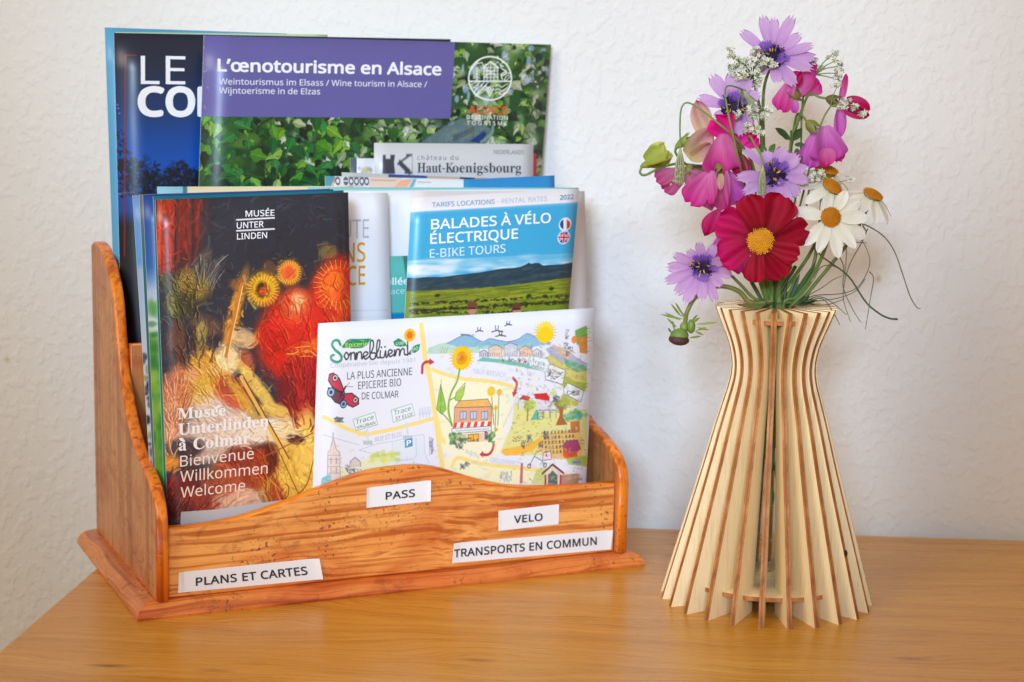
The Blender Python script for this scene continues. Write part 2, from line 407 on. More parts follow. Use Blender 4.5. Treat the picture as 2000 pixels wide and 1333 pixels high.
# ------------------------------------------------------------------ a small painter for printed covers
def homog(src, dst):
    A = []
    for (x, y), (u, v_) in zip(src, dst):
        A.append([x, y, 1, 0, 0, 0, -u * x, -u * y, -u]); A.append([0, 0, 0, x, y, 1, -v_ * x, -v_ * y, -v_])
    _, _, vt = np.linalg.svd(np.array(A, float)); return vt[-1].reshape(3, 3)
def hmap(H, pts):
    p = np.atleast_2d(np.array(pts, float)); q = np.c_[p, np.ones(len(p))] @ H.T
    return q[:, :2] / q[:, 2:3]
class Print:
    """a printed face: drawn with the sketch coordinates of the photograph, kept as (u, v) of the sheet"""
    def __init__(s, w, h, bg, H):
        s.w, s.h = w, h; s.H = np.diag([w, h, 1]) @ H
        s.a = np.empty((h, w, 3)); s.a[:] = np.array(bg) / 255.0
        c = hmap(s.H, [(0, 0)])[0] * 0
        q = hmap(s.H, [s.ctr(), (s.ctr()[0] + 1, s.ctr()[1])]); s.k = float(np.linalg.norm(q[1] - q[0]))
    def ctr(s):
        q = hmap(np.linalg.inv(s.H), [(s.w / 2, s.h / 2)])[0]; return q
    def _box(s, P, pad):
        x0 = max(int(P[:, 0].min() - pad), 0); x1 = min(int(P[:, 0].max() + pad) + 2, s.w)
        y0 = max(int(P[:, 1].min() - pad), 0); y1 = min(int(P[:, 1].max() + pad) + 2, s.h)
        return x0, x1, y0, y1
    def _put(s, x0, x1, y0, y1, al, c):
        a = s.a[y0:y1, x0:x1]; a += (np.array(c) / 255.0 - a) * al[..., None]
    def poly(s, pts, c, al=1.0, soft=0):
        P = hmap(s.H, pts); x0, x1, y0, y1 = s._box(P, 1)
        if x1 <= x0 or y1 <= y0: return
        acc = 0
        for ox, oy in ((.25, .25), (.75, .25), (.25, .75), (.75, .75)):
            X, Y = np.meshgrid(np.arange(x0, x1) + ox, np.arange(y0, y1) + oy)
            ins = np.zeros(X.shape, bool)
            for (ax, ay), (bx, by) in zip(P, np.roll(P, -1, 0)):
                if ay == by: continue
                ins ^= ((ay > Y) != (by > Y)) & (X < (bx - ax) * (Y - ay) / (by - ay) + ax)
            acc = acc + ins
        s._put(x0, x1, y0, y1, acc / 4.0 * al, c)
    def line(s, pts, wd, c, al=1.0):
        P = hmap(s.H, pts); hw = wd * s.k / 2
        x0, x1, y0, y1 = s._box(P, hw + 1)
        if x1 <= x0 or y1 <= y0: return
        X, Y = np.meshgrid(np.arange(x0, x1) + .5, np.arange(y0, y1) + .5)
        d = np.full(X.shape, 1e9)
        for a, b in zip(P[:-1], P[1:]):
            e = b - a; L = e @ e + 1e-9
            t = np.clip(((X - a[0]) * e[0] + (Y - a[1]) * e[1]) / L, 0, 1)
            d = np.minimum(d, np.hypot(X - a[0] - t * e[0], Y - a[1] - t * e[1]))
        s._put(x0, x1, y0, y1, np.clip(hw + .5 - d, 0, 1) * min(1, hw * 2 + .2) * al, c)
    def curve(s, pts, wd, c, al=1.0, n=None):
        s.line(smooth_curve(pts, n or 6 * len(pts)), wd, c, al)
    def ell(s, cx, cy, rx_, ry_, c, ang=0, al=1.0, soft=0.0):
        q = hmap(s.H, [(cx, cy)])[0]; a_, b_ = rx_ * s.k, ry_ * s.k
        m_ = max(a_, b_) * (1 + soft)
        x0, x1, y0, y1 = s._box(np.array([q]), m_ + 1)
        if x1 <= x0 or y1 <= y0: return
        X, Y = np.meshgrid(np.arange(x0, x1) + .5 - q[0], np.arange(y0, y1) + .5 - q[1])
        ca, sa = math.cos(ang), math.sin(ang)
        r = np.sqrt(((X * ca + Y * sa) / a_) ** 2 + ((-X * sa + Y * ca) / b_) ** 2)
        if soft > 0: al_ = np.clip((1 + soft - r) / (2 * soft), 0, 1); al_ = al_ * al_ * (3 - 2 * al_)
        else: al_ = np.clip((1 - r) * min(a_, b_) + .5, 0, 1)
        s._put(x0, x1, y0, y1, al_ * al, c)
    def vgrad(s, stops, x0=0, x1=None):                 # stops: (v 0..1, colour) over the whole sheet
        vv = (np.arange(s.h) + .5) / s.h
        g = np.stack([np.interp(vv, [q[0] for q in stops], [q[1][k] / 255.0 for q in stops]) for k in range(3)], 1)
        s.a[:, x0:x1] = g[:, None, :]
    def image(s, name):
        im = bpy.data.images.new(name, s.w, s.h)
        px = np.ones((s.h, s.w, 4), np.float32); px[..., :3] = np.clip(s.a, 0, 1)[::-1]
        im.pixels.foreach_set(px.ravel()); im.update(); im.pack()
        return im
def print_mat(name, im, rough=0.32, mul=0.9, spec=0.5):
    m = Mat(name, rough, spec)
    t = m.n('ShaderNodeTexImage'); t.image = im; t.interpolation = 'Cubic'; t.extension = 'EXTEND'
    m.col(m.mix(1.0, t.outputs[0], (mul, mul, mul, 1), 'MULTIPLY'))
    m.bump(m.noise(m.coord('Object'), 14, 2), 0.25, 0.006)
    return m.m
M_PAPER = flat('white_paper', S(236, 236, 236), 0.6, 0.3, 0.03)
M_CREAM = flat('cream_paper', S(238, 226, 196), 0.6, 0.3, 0.05)
M_GREYP = flat('grey_paper', S(196, 197, 203), 0.5, 0.3, 0.03)
INK = {}
def ink(r, g, b, rough=0.4):
    k = (r, g, b)
    if k not in INK: INK[k] = flat('ink_%s' % len(INK), S(r, g, b), rough, 0.4, 0.03)
    return INK[k]

class Sheet:
    """a leaflet: world corners tl tr bl br, thickness th, bow = bulge towards the viewer"""
    def __init__(s, name, label, cat, tl, tr, bl, br, th=0.0006, bow=0.0, curl=0.0, group=None, page=None):
        s.tl, s.tr, s.bl, s.br = [np.array(q, float) for q in (tl, tr, bl, br)]
        n = np.cross(s.bl - s.tl, s.tr - s.tl); s.n = n / np.linalg.norm(n)
        if s.n @ V > 0: s.n = -s.n
        s.th, s.bow, s.curl = th, bow, curl
        s.root = empty(name, (s.bl + s.br) / 2, label, cat, group)
        s.H = homog([pj(q) for q in (s.tl, s.tr, s.br, s.bl)], [(0, 0), (1, 0), (1, 1), (0, 1)])
        s.page = page or M_PAPER
    def pt(s, u, v_, h=0.0):
        p = (1 - v_) * ((1 - u) * s.tl + u * s.tr) + v_ * ((1 - u) * s.bl + u * s.br)
        b = s.bow * math.sin(math.pi * min(max(u, 0), 1)) * (1 - 0.6 * v_) + s.curl * (1 - v_) ** 3 * (u - .35)
        return p + s.n * (h + b)
    def printing(s, w, h, bg): return Print(w, h, bg, s.H)
    def body(s, mat, name='cover', nu=12, nv=14, pages=False):
        vs, uv, fs, fm = [], [], [], []
        for side_ in (0, 1):
            for j in range(nv + 1):
                for i in range(nu + 1):
                    vs.append(s.pt(i / nu, j / nv, 0 if side_ == 0 else -s.th)); uv.append((i / nu, 1 - j / nv))
        N = (nu + 1) * (nv + 1); g = lambda i, j, k: k * N + j * (nu + 1) + i
        for j in range(nv):
            for i in range(nu):
                fs.append((g(i, j, 0), g(i, j + 1, 0), g(i + 1, j + 1, 0), g(i + 1, j, 0))); fm.append(0)
                fs.append((g(i, j, 1), g(i + 1, j, 1), g(i + 1, j + 1, 1), g(i, j + 1, 1))); fm.append(1)
        for i in range(nu):
            fs.append((g(i, 0, 0), g(i + 1, 0, 0), g(i + 1, 0, 1), g(i, 0, 1))); fm.append(1)
            fs.append((g(i + 1, nv, 0), g(i, nv, 0), g(i, nv, 1), g(i + 1, nv, 1))); fm.append(1)
        for j in range(nv):
            fs.append((g(0, j + 1, 0), g(0, j, 0), g(0, j, 1), g(0, j + 1, 1))); fm.append(1)
            fs.append((g(nu, j, 0), g(nu, j + 1, 0), g(nu, j + 1, 1), g(nu, j, 1))); fm.append(1)
        o = mesh_obj(name, vs, fs, [mat, s.page], s.root, uvs=uv, fm=fm)
        me = o.data; me.polygons.foreach_set('use_smooth', [k % 1 == 0 and p.material_index == 0 for k, p in enumerate(me.polygons)])
        return o
    def pages(s, depth, inset=0.0008, mat=None, n=1):
        """the block of pages behind the cover"""
        tl, tr, bl, br = s.tl, s.tr, s.bl, s.br
        q = Sheet.__new__(Sheet); q.__dict__.update(s.__dict__)
        q.page = mat or s.page
        d1 = s.n * -(s.th + 0.0002); up = (s.tl - s.bl) / np.linalg.norm(s.tl - s.bl); ac = (s.tr - s.tl) / np.linalg.norm(s.tr - s.tl)
        q.tl = tl + d1 - up * inset + ac * inset; q.tr = tr + d1 - up * inset - ac * inset; q.bl = bl + d1 + ac * inset; q.br = br + d1 - ac * inset
        q.th = depth
        return q.body(q.page, 'page_block', 8, 8)
    def text(s, items):
        """items: (string, left px, right px, cap height px, colour, offset, font, spacing)"""
        groups = {}
        for it in items:
            st, a, b, cap, colr = it[:5]; off = it[5] if len(it) > 5 else 0.0
            font = it[6] if len(it) > 6 and it[6] else FSANS; sp = it[7] if len(it) > 7 else 1.0
            vs, fs = text_mesh(st, font, off, sp)
            if not len(vs): continue
            ch = cap_h(font, off); x0, x1 = vs[:, 0].min(), vs[:, 0].max()
            A, B, Cc = hmap(s.H, [a, b, (a[0], a[1] - cap)])
            X = (vs[:, 0] - x0) / (x1 - x0); Y = vs[:, 1] / ch
            g = groups.setdefault(colr, ([], []))
            for k_, (ox, oy) in enumerate(copies(off)):
                uv = A + (X + ox / (x1 - x0))[:, None] * (B - A) + (Y + oy / ch)[:, None] * (Cc - A)
                o = len(g[0]); g[0].extend([s.pt(u_, v_, 0.00012 + k_ * 0.00002) for u_, v_ in uv]); g[1].extend([tuple(i + o for i in f_) for f_ in fs])
        for colr, (vs, fs) in groups.items():
            o = mesh_obj('lettering', vs, fs, ink(*colr), s.root)

def leaf_corners(tl, tr, t_top, t_bot, bl=None, br=None, zb=0.0085, shear=0.0, smin=0.0172, smax=0.2606):
    """corners from where the top edge shows; the foot stands on the rack's base"""
    A, B = att(*tl, t_top), att(*tr, t_top)
    def lo(P, q):
        sl = (P - ORG) @ U + shear
        if q is not None:
            # follow the visible edge down to the base
            t_mid = t_top + (t_bot - t_top) * 0.8
            Q = att(*q, t_mid); f_ = (P[2] - zb) / (P[2] - Q[2]); sl = (P - ORG) @ U + ((Q - ORG) @ U - (P - ORG) @ U) * f_
        sl = min(max(sl, smin), smax)
        return loc2w(sl, t_bot, zb)
    return A, B, lo(A, bl), lo(B, br)

# ------------------------------------------------------------------ word labels stuck on the front board
def word_label(quad, word, base_l, base_r, cap, lift=0.0, sub=None):
    t = 0.0079
    c = [att(x, y, t) for x, y in quad]                 # tl tr bl br
    loc = [np.array([(q - ORG) @ U, (q - ORG) @ V - 0.00015, q[2]]) for q in c]
    H = homog([pj(c[0]), pj(c[1]), pj(c[3]), pj(c[2])], [(0, 0), (1, 0), (1, 1), (0, 1)])
    def P(u, v_, h=0):
        p = (1 - v_) * ((1 - u) * loc[0] + u * loc[1]) + v_ * ((1 - u) * loc[2] + u * loc[3])
        lf = lift * max(0, (abs(u - .5) * 2 - .86) / .14) ** 2
        return p + np.array([0, -h - lf * (1 - .5 * v_), 0])
    vs, fs = [], []
    n = 24
    for h in (0.0003, 0.0):
        for j in (0, 1):
            for i in range(n + 1): vs.append(P(i / n, j, h))
    g = lambda i, j, k: k * 2 * (n + 1) + j * (n + 1) + i
    for i in range(n):
        fs += [(g(i, 0, 0), g(i, 1, 0), g(i + 1, 1, 0), g(i + 1, 0, 0)), (g(i, 0, 0), g(i + 1, 0, 0), g(i + 1, 0, 1), g(i, 0, 1)),
               (g(i, 1, 0), g(i, 1, 1), g(i + 1, 1, 1), g(i + 1, 1, 0)), (g(i, 0, 1), g(i + 1, 0, 1), g(i + 1, 1, 1), g(i, 1, 1))]
    fs += [(g(0, 0, 0), g(0, 0, 1), g(0, 1, 1), g(0, 1, 0)), (g(n, 0, 0), g(n, 1, 0), g(n, 1, 1), g(n, 0, 1))]
    o = mesh_obj('word_label', vs, fs, M_LABEL, rack, local=True); o['label'] = 'white paper label reading ' + word
    vs, fs = text_mesh(word, FSANS, 0.028, 1.04)
    ch = cap_h(FSANS, 0.028); x0, x1 = vs[:, 0].min(), vs[:, 0].max()
    A, B, Cc = hmap(H, [base_l, base_r, (base_l[0], base_l[1] - cap)])
    lv, lf = [], []
    for k_, (ox, oy) in enumerate(copies(0.020)):
        uv = A + ((vs[:, 0] - x0 + ox) / (x1 - x0))[:, None] * (B - A) + ((vs[:, 1] + oy) / ch)[:, None] * (Cc - A)
        n0 = len(lv); lv += [P(a, b, 0.0004 + k_ * 0.00002) for a, b in uv]; lf += [tuple(i + n0 for i in f_) for f_ in fs]
    mesh_obj('lettering', lv, lf, ink(48, 48, 54), o, local=True)
M_LABEL = flat('label_paper', S(238, 238, 240), 0.45, 0.4, 0.03)
word_label([(348, 1118), (622, 1090), (347, 1158), (630, 1131)], 'PLANS ET CARTES', (380, 1143.6), (598, 1121.8), 15, 0.0012)
word_label([(715, 953), (840, 938), (715, 992), (840, 979)], 'PASS', (751.3, 976), (807.7, 970), 14, 0.0008)
word_label([(973, 998), (1091, 985), (973, 1037), (1090, 1024)], 'VELO', (1003, 1021.8), (1058, 1016.5), 14, 0.0002)
word_label([(885, 1061), (1195, 1035), (882, 1100), (1192, 1073)], 'TRANSPORTS EN COMMUN', (885.5, 1088.4), (1163.6, 1063.6), 15, 0.0009)

rnd = random.Random(7)
def jit(c, d, r=rnd): k = r.uniform(-d, d); return tuple(max(0, min(255, x + k + r.uniform(-d, d) * .4)) for x in c)

# ------------------------------------------------------------------ museum leaflet (front left)
tl, tr, bl, br = leaf_corners((303, 391), (680, 376), 0.0300, 0.0172, bl=(328, 1020), smin=0.0168)
L = Sheet('museum_leaflet', 'museum leaflet with dark, red and gold painted cover, front left of the rack', 'leaflet', tl, tr, bl, br, 0.0005, 0.0012)
p = L.printing(520, 1080, (52, 52, 62))
# curtain of dark red at the upper left
for k in range(46):
    x = 303 + rnd.uniform(0, 1) ** 1.2 * 105; a = 1 - (x - 303) / 115
    p.line([(x, 392), (x + rnd.uniform(-3, 3), 540 - rnd.uniform(0, 70) * (x - 300) / 60)], rnd.uniform(3, 11), jit((205, 62, 30) if rnd.random() < .6 else (120, 32, 26), 25), al=0.55 * max(a, .1))
# soft colour fields: (x, y, rx, ry, colour, angle, alpha)
F = [(600, 500, 120, 120, (44, 44, 54), 0, .6), (655, 575, 52, 72, (210, 44, 30), .3, .95), (650, 560, 24, 34, (240, 120, 40), .1, .8), (672, 600, 20, 40, (225, 80, 40), 0, .7),
     (512, 568, 30, 33, (225, 170, 30), 0, .95), (511, 570, 13, 16, (60, 40, 30), 0, .95), (511, 573, 8, 9, (215, 80, 30), 0, .9),
     (563, 536, 22, 24, (240, 150, 40), 0, .9), (563, 536, 10, 13, (225, 80, 50), 0, .9), (524, 527, 14, 16, (120, 80, 50), 0, .6), (640, 495, 18, 15, (150, 120, 60), 0, .6),
     (375, 560, 34, 30, (150, 120, 50), .6, .85), (352, 600, 30, 26, (70, 62, 40), 0, .8), (392, 520, 34, 12, (110, 105, 90), -1.1, .6), (412, 540, 30, 9, (120, 112, 100), -1.2, .6),
     (330, 560, 30, 8, (120, 120, 60), 1.1, .5), (336, 600, 22, 9, (170, 165, 80), 1.4, .6), (400, 640, 30, 20, (120, 84, 70), .4, .7), (345, 670, 16, 44, (110, 70, 52), .05, .8), (390, 660, 12, 30, (175, 165, 70), .2, .7),
     (455, 620, 12, 90, (215, 140, 50), .28, .9), (463, 560, 15, 12, (160, 96, 50), .3, .8), (520, 640, 12, 48, (225, 160, 50), .7, .8),
     (568, 660, 66, 88, (212, 44, 30), .2, .97), (575, 600, 30, 34, (215, 90, 50), .3, .95), (580, 596, 14, 18, (236, 180, 120), .2, .9), (540, 690, 26, 60, (190, 32, 26), -.5, .8), (600, 690, 42, 18, (240, 130, 40), -.3, .9), (640, 680, 34, 22, (235, 110, 40), .2, .8),
     (590, 760, 48, 80, (175, 34, 34), .1, .9), (648, 770, 28, 90, (205, 45, 34), 0, .8), (560, 780, 20, 60, (90, 30, 36), 0, .6),
     (400, 730, 34, 46, (222, 160, 60), .1, .95), (440, 712, 26, 34, (238, 205, 150), .2, .95), (385, 768, 34, 34, (215, 170, 60), 0, .9), (470, 665, 26, 20, (232, 190, 130), .4, .8), (480, 710, 14, 24, (205, 96, 66), -.3, .8),
     (345, 770, 30, 56, (206, 120, 78), .35, .95), (335, 840, 20, 60, (216, 150, 110), .1, .95), (372, 740, 22, 14, (226, 150, 110), -.6, .8), (330, 905, 24, 20, (214, 130, 40), 0, .9),
     (430, 820, 60, 52, (228, 200, 180), .3, .92), (400, 868, 52, 42, (222, 190, 168), .1, .85), (500, 848, 84, 26, (236, 212, 188), -.12, .95), (450, 770, 44, 26, (190, 70, 40), .9, .8), (470, 780, 10, 60, (214, 160, 60), -.55, .9),
     (570, 855, 46, 26, (236, 196, 130), .2, .95), (540, 808, 40, 14, (226, 180, 90), .3, .9), (500, 760, 12, 66, (232, 190, 90), -.6, .9), (585, 845, 24, 10, (238, 190, 130), .2, .9),
     (560, 930, 66, 66, (226, 176, 70), .2, .97), (600, 880, 26, 80, (230, 184, 84), 0, .95), (580, 985, 60, 40, (222, 168, 66), 0, .95), (520, 905, 22, 34, (84, 26, 26), .1, .95), (506, 905, 10, 26, (170, 70, 40), .1, .9), (575, 862, 18, 10, (60, 30, 30), .2, .9),
     (470, 930, 50, 60, (170, 60, 36), .4, .8), (360, 880, 36, 20, (58, 44, 52), .1, .9), (345, 955, 40, 22, (120, 34, 34), -.2, .9), (400, 985, 70, 34, (150, 60, 44), -.2, .85), (470, 985, 52, 30, (222, 180, 150), .2, .85), (430, 940, 40, 30, (190, 96, 60), .2, .6),
     (350, 1000, 26, 16, (70, 24, 34), 0, .8), (540, 975, 14, 40, (150, 40, 34), -.2, .8)]
for x, y, a, b, c, an, al in F: p.ell(x, y, a, b, c, an, al, soft=0.30)
base = p.a.copy()
# brush strokes that follow the fields, drawn from the picture's own colours
g = base.mean(2); gy, gx = np.gradient(g)
for k in range(5200):
    ix, iy = rnd.randrange(4, p.w - 4), rnd.randrange(4, p.h - 4)
    sx = int(min(max(ix + rnd.gauss(0, 7), 0), p.w - 1)); sy = int(min(max(iy + rnd.gauss(0, 7), 0), p.h - 1))
    c = base[sy, sx] * 255; lum = c.mean()
    if lum < 66 and rnd.random() < .72: continue
    an = math.atan2(gx[iy, ix], -gy[iy, ix]) + rnd.gauss(0, .35) if abs(gx[iy, ix]) + abs(gy[iy, ix]) > 1e-4 else rnd.uniform(0, 3.1)
    ln = rnd.uniform(5, 18); q = [(ix - ln * math.cos(an), iy - ln * math.sin(an)), (ix + rnd.gauss(0, 2), iy + rnd.gauss(0, 2)), (ix + ln * math.cos(an), iy + ln * math.sin(an))]
    f_ = rnd.choice((0.72, 0.86, 1.0, 1.1, 1.25)) if lum > 66 else rnd.choice((.8, 1.1, 1.4))
    cc = tuple(min(255, x * f_ + rnd.uniform(-9, 9)) for x in c)
    Hs, p.H = p.H, np.eye(3); kk, p.k = p.k, 1.0
    p.line(q, rnd.uniform(1.6, 6.0), cc, rnd.uniform(.3, .75)); p.H, p.k = Hs, kk
def folds(cx, cy, w, h, an, n, dark, light, ln=40, bendy=14):
    """crisp drapery: alternating dark creases and lit ridges running one way"""
    for k in range(n):
        u = rnd.uniform(-1, 1); v_ = rnd.uniform(-1, 1)
        if u * u + v_ * v_ > 1: continue
        x, y = cx + u * w, cy + v_ * h; a = an + u * .5 + rnd.uniform(-.25, .25); b = rnd.uniform(-bendy, bendy); l_ = ln * rnd.uniform(.4, 1)
        ca, sa = math.cos(a), math.sin(a); q = [(x - l_ * ca / 2, y - l_ * sa / 2), (x - b * sa * .4, y + b * ca * .4), (x + l_ * ca / 2, y + l_ * sa / 2)]
        wd = rnd.uniform(1.2, 3.4)
        p.curve(q, wd, jit(dark, 14), rnd.uniform(.3, .7)); p.curve([(x_ + wd * .8, y_ - wd * .3) for x_, y_ in q], wd * .6, jit(light, 16), rnd.uniform(.3, .75))
folds(568, 665, 52, 78, 1.2, 80, (150, 16, 18), (244, 96, 44)); folds(592, 770, 40, 70, 1.5, 60, (96, 14, 22), (206, 56, 44)); folds(650, 760, 22, 90, 1.5, 50, (150, 22, 22), (238, 92, 60)); folds(652, 590, 34, 56, 1.0, 60, (170, 26, 16), (252, 150, 50), 26)
folds(600, 690, 40, 16, .2, 30, (200, 70, 20), (252, 190, 80), 30); folds(395, 745, 40, 46, .9, 90, (176, 110, 30), (250, 216, 120), 26, 10); folds(345, 785, 26, 56, 1.7, 70, (150, 70, 40), (246, 196, 150), 36); folds(335, 850, 18, 50, 1.7, 40, (160, 90, 60), (250, 210, 170), 30)
folds(430, 830, 60, 40, .6, 80, (180, 140, 120), (252, 240, 226), 36); folds(505, 850, 80, 20, -.12, 50, (190, 150, 110), (255, 246, 228), 44, 6); folds(520, 930, 20, 60, 1.3, 30, (110, 40, 20), (220, 130, 50), 40); folds(380, 960, 60, 50, 2.4, 70, (70, 16, 24), (214, 84, 60), 44, 8)
folds(350, 600, 36, 60, 1.2, 70, (26, 26, 30), (150, 144, 84), 28); folds(405, 530, 30, 30, -1.2, 40, (40, 38, 44), (168, 160, 140), 40, 3); folds(380, 680, 40, 50, 1.4, 50, (40, 26, 28), (150, 104, 84), 36); folds(375, 560, 30, 24, .3, 40, (70, 50, 20), (214, 180, 90), 12)
folds(590, 940, 60, 60, 1.45, 40, (206, 150, 50), (244, 206, 110), 60, 5)
for x, y, r_ in ((511, 570, 30), (563, 536, 22), (660, 560, 46)):
    for k in range(56):
        a = k / 56 * 6.283; p.line([(x + r_ * .72 * math.cos(a), y + r_ * .72 * math.sin(a)), (x + r_ * 1.08 * math.cos(a), y + r_ * 1.08 * math.sin(a))], 1.2, (250, 204, 70) if k % 2 else (196, 90, 30), .8)
p.line([(440, 700), (470, 560)], 7, (196, 120, 50)); p.line([(443, 700), (472, 562)], 1.6, (250, 206, 130)); p.line([(470, 742), (560, 900)], 9, (224, 172, 84)); p.line([(474, 742), (563, 900)], 2, (96, 44, 20)); p.line([(505, 900), (610, 850)], 2.2, (160, 86, 50)); p.line([(540, 880), (585, 975)], 1.6, (120, 70, 30))
p.curve([(552, 958), (546, 966), (550, 978), (560, 972), (562, 955), (556, 948)], 1.6, (110, 62, 30)); p.curve([(520, 1000), (590, 960), (612, 900)], 2.4, (120, 60, 26), .8)
for k in range(240):                                     # fine pale flecks
    x, y = rnd.uniform(310, 600), rnd.uniform(500, 1000)
    p.line([(x, y), (x + rnd.uniform(-9, 9), y + rnd.uniform(-14, 14))], rnd.uniform(.5, 1.1), (226, 200, 140), rnd.uniform(.2, .6))
g_ = p.a.mean(2, keepdims=True); p.a = np.clip((p.a - g_) * 1.12 + g_ + np.clip(g_ - .22, 0, 1) * .16, 0, 1)
p.poly([(353, 1003), (420, 998), (560, 978), (560, 1030), (352, 1030)], (205, 200, 202))
for (a, b) in (((460, 431), (533, 427)), ((460, 452.7), (533, 449))): p.line([a, b], 3.2, (240, 240, 244))
L.body(print_mat('museum_cover_print', p.image('museum_cover'), 0.30))
L.pages(0.0012)
WH = (240, 241, 246)
L.text([('MUSÉE', (477, 424.6), (533, 422.6), 12, WH, .012), ('UNTER', (460, 448.4), (512, 445.2), 12, WH, .012), ('LINDEN', (460.5, 470), (518.7, 467), 12, WH, .012),
        (serif('Musee'), (347, 823.7), (439, 815.6), 21, (246, 240, 238), .006, FMATH), (serif('Unterlinden'), (347.6, 854.6), (522.6, 836.6), 22, (246, 240, 238), .006, FMATH),
        (serif('a'), (349, 884.5), (363, 883.6), 22, (246, 240, 238), .006, FMATH), (serif('Colmar'), (377, 882.5), (486.6, 869.6), 22, (246, 240, 238), .006, FMATH),
        ('´', (420, 822), (430, 821), 23, (246, 240, 238), .02), ('`', (350, 893), (360, 892), 30, (246, 240, 238), .02),
        ('Bienvenue', (351.5, 916), (493.5, 899.6), 21, (244, 226, 214), .0), ('Willkommen', (351.5, 945.5), (520.5, 928), 21, (244, 226, 214), .0), ('Welcome', (352.4, 976), (476.7, 961), 20.5, (244, 226, 214), .0)])

# ------------------------------------------------------------------ the leaflets stacked behind it at the left
def simple_leaf(name, label, tlp, trp, tt, tb, stops, th=0.0005, pg=0.0, group=None, blp=None, art=None, bow=0.0, rough=.35, page=None, curl=0.0, **k):
    c4 = leaf_corners(tlp, trp, tt, tb, bl=blp, **k)
    s = Sheet(name, label, 'leaflet', *c4, th, bow, curl, group, page)
    q = s.printing(240, 480, (255, 255, 255)); q.vgrad(stops)
    if art: art(q)
    s.body(print_mat(name + '_print', q.image(name + '_face'), rough)); 
    if pg: s.pages(pg)
    return s
LW = 372
def a1(q):
    for k in range(160): q.ell(300 + rnd.uniform(-8, 100), rnd.uniform(600, 1000), rnd.uniform(4, 12), rnd.uniform(4, 16), rnd.choice([(40, 130, 20), (80, 160, 20), (150, 180, 50), (20, 100, 30)]), soft=.5, al=.6)
simple_leaf('leaflet', 'leaflet with teal spine edge directly behind the museum leaflet', (299, 384), (299 + LW, 372), 0.0330, 0.0195, [(0, (10, 110, 130)), (.3, (8, 100, 120)), (.6, (20, 130, 90)), (1, (10, 80, 90))], .0005, .0008, blp=(321, 940), smin=.0166)
simple_leaf('leaflet', 'deep blue leaflet with green lower part in the left stack', (279, 381), (279 + LW, 370), 0.0395, 0.0225, [(0, (30, 70, 150)), (.18, (20, 90, 160)), (.24, (170, 180, 200)), (.33, (215, 215, 215)), (.37, (70, 140, 40)), (.6, (110, 160, 40)), (.9, (50, 110, 40))], .0005, .001, blp=(303, 850), art=a1, smin=.0166)
simple_leaf('leaflet', 'grey edged leaflet between two blue ones at the left', (272, 380), (272 + LW, 369), 0.0435, 0.0265, [(0, (110, 110, 105)), (.2, (30, 100, 110)), (.5, (60, 100, 110)), (1, (120, 130, 120))], .0005, .0008, blp=(290, 800), smin=.0166)
def a2(q):
    for k in range(90): q.ell(262 + rnd.uniform(0, 60), rnd.uniform(690, 960), rnd.uniform(2, 8), rnd.uniform(3, 9), rnd.choice([(40, 44, 60), (70, 70, 80), (20, 24, 34), (130, 130, 60)]), soft=.4, al=.8)
simple_leaf('leaflet', 'pale blue leaflet leaning outermost on the left of the stack', (259, 382), (259 + LW, 370), 0.0485, 0.0300, [(0, (110, 150, 205)), (.17, (90, 150, 205)), (.19, (150, 175, 200)), (.45, (190, 196, 205)), (.6, (200, 200, 205)), (.75, (120, 125, 140)), (1, (60, 60, 70))], .0005, .0012, blp=(283, 780), art=a2, smin=.0166)

# ------------------------------------------------------------------ wine road leaflet, teal valley leaflet, white sheets
tl, tr, bl, br = leaf_corners((385, 379), (757, 377), 0.0540, 0.0345)
L = Sheet('leaflet', 'white leaflet with grey and gold capitals behind the museum leaflet', 'leaflet', tl, tr, bl, br, 0.0005, 0.001)
p = L.printing(240, 480, (238, 240, 248)); p.line([(640, 609), (757, 606)], 1.2, (205, 210, 222)); p.line([(640, 622), (757, 619)], 1.0, (215, 218, 226))
L.body(print_mat('road_leaflet_print', p.image('road_leaflet_face'), .4)); L.pages(.001)
L.text([('ROUTE', (625, 468), (720, 465), 37, (176, 180, 190), -.004), ('VINS', (636, 514), (712.5, 511), 37, (216, 158, 8), .008), ('ALSACE', (600, 561), (712.5, 556), 37, (216, 158, 8), .008)])
tl, tr, bl, br = leaf_corners((600, 506), (890, 497), 0.0520, 0.0400)
L = Sheet('leaflet', 'teal leaflet with a blue band peeking out between white leaflet and cycling leaflet', 'leaflet', tl, tr, bl, br, 0.0005, 0.0)
p = L.printing(240, 320, (96, 190, 180)); p.poly([(783, 480), (900, 480), (900, 640), (800, 640), (796, 560)], (36, 132, 118)); p.poly([(560, 622), (900, 606), (900, 1100), (560, 1100)], (10, 130, 190))
L.body(print_mat('valley_leaflet_print', p.image('valley_leaflet_face'), .35)); L.pages(.0006)
L.text([('Vallée', (741, 557.8), (797, 555.6), 13, (220, 242, 240), .02), ('Alsace', (736, 577), (790, 573.6), 11, (190, 230, 224), -.004)])
W0 = [(0, (236, 238, 244)), (1, (232, 234, 240))]
simple_leaf('leaflet', 'large white folded leaflet whose curled left half shows behind the cycling leaflet', (700, 374), (1131, 369), 0.0620, 0.0430, W0, .0006, .001, bow=0.004, smax=.2606)
simple_leaf('leaflet', 'white leaflet sticking out at the right edge behind the cycling leaflet', (800, 374), (1152, 373), 0.0560, 0.0400, [(0, (226, 218, 218)), (1, (230, 222, 220))], .0006, .001, smax=.2606, curl=-0.01)
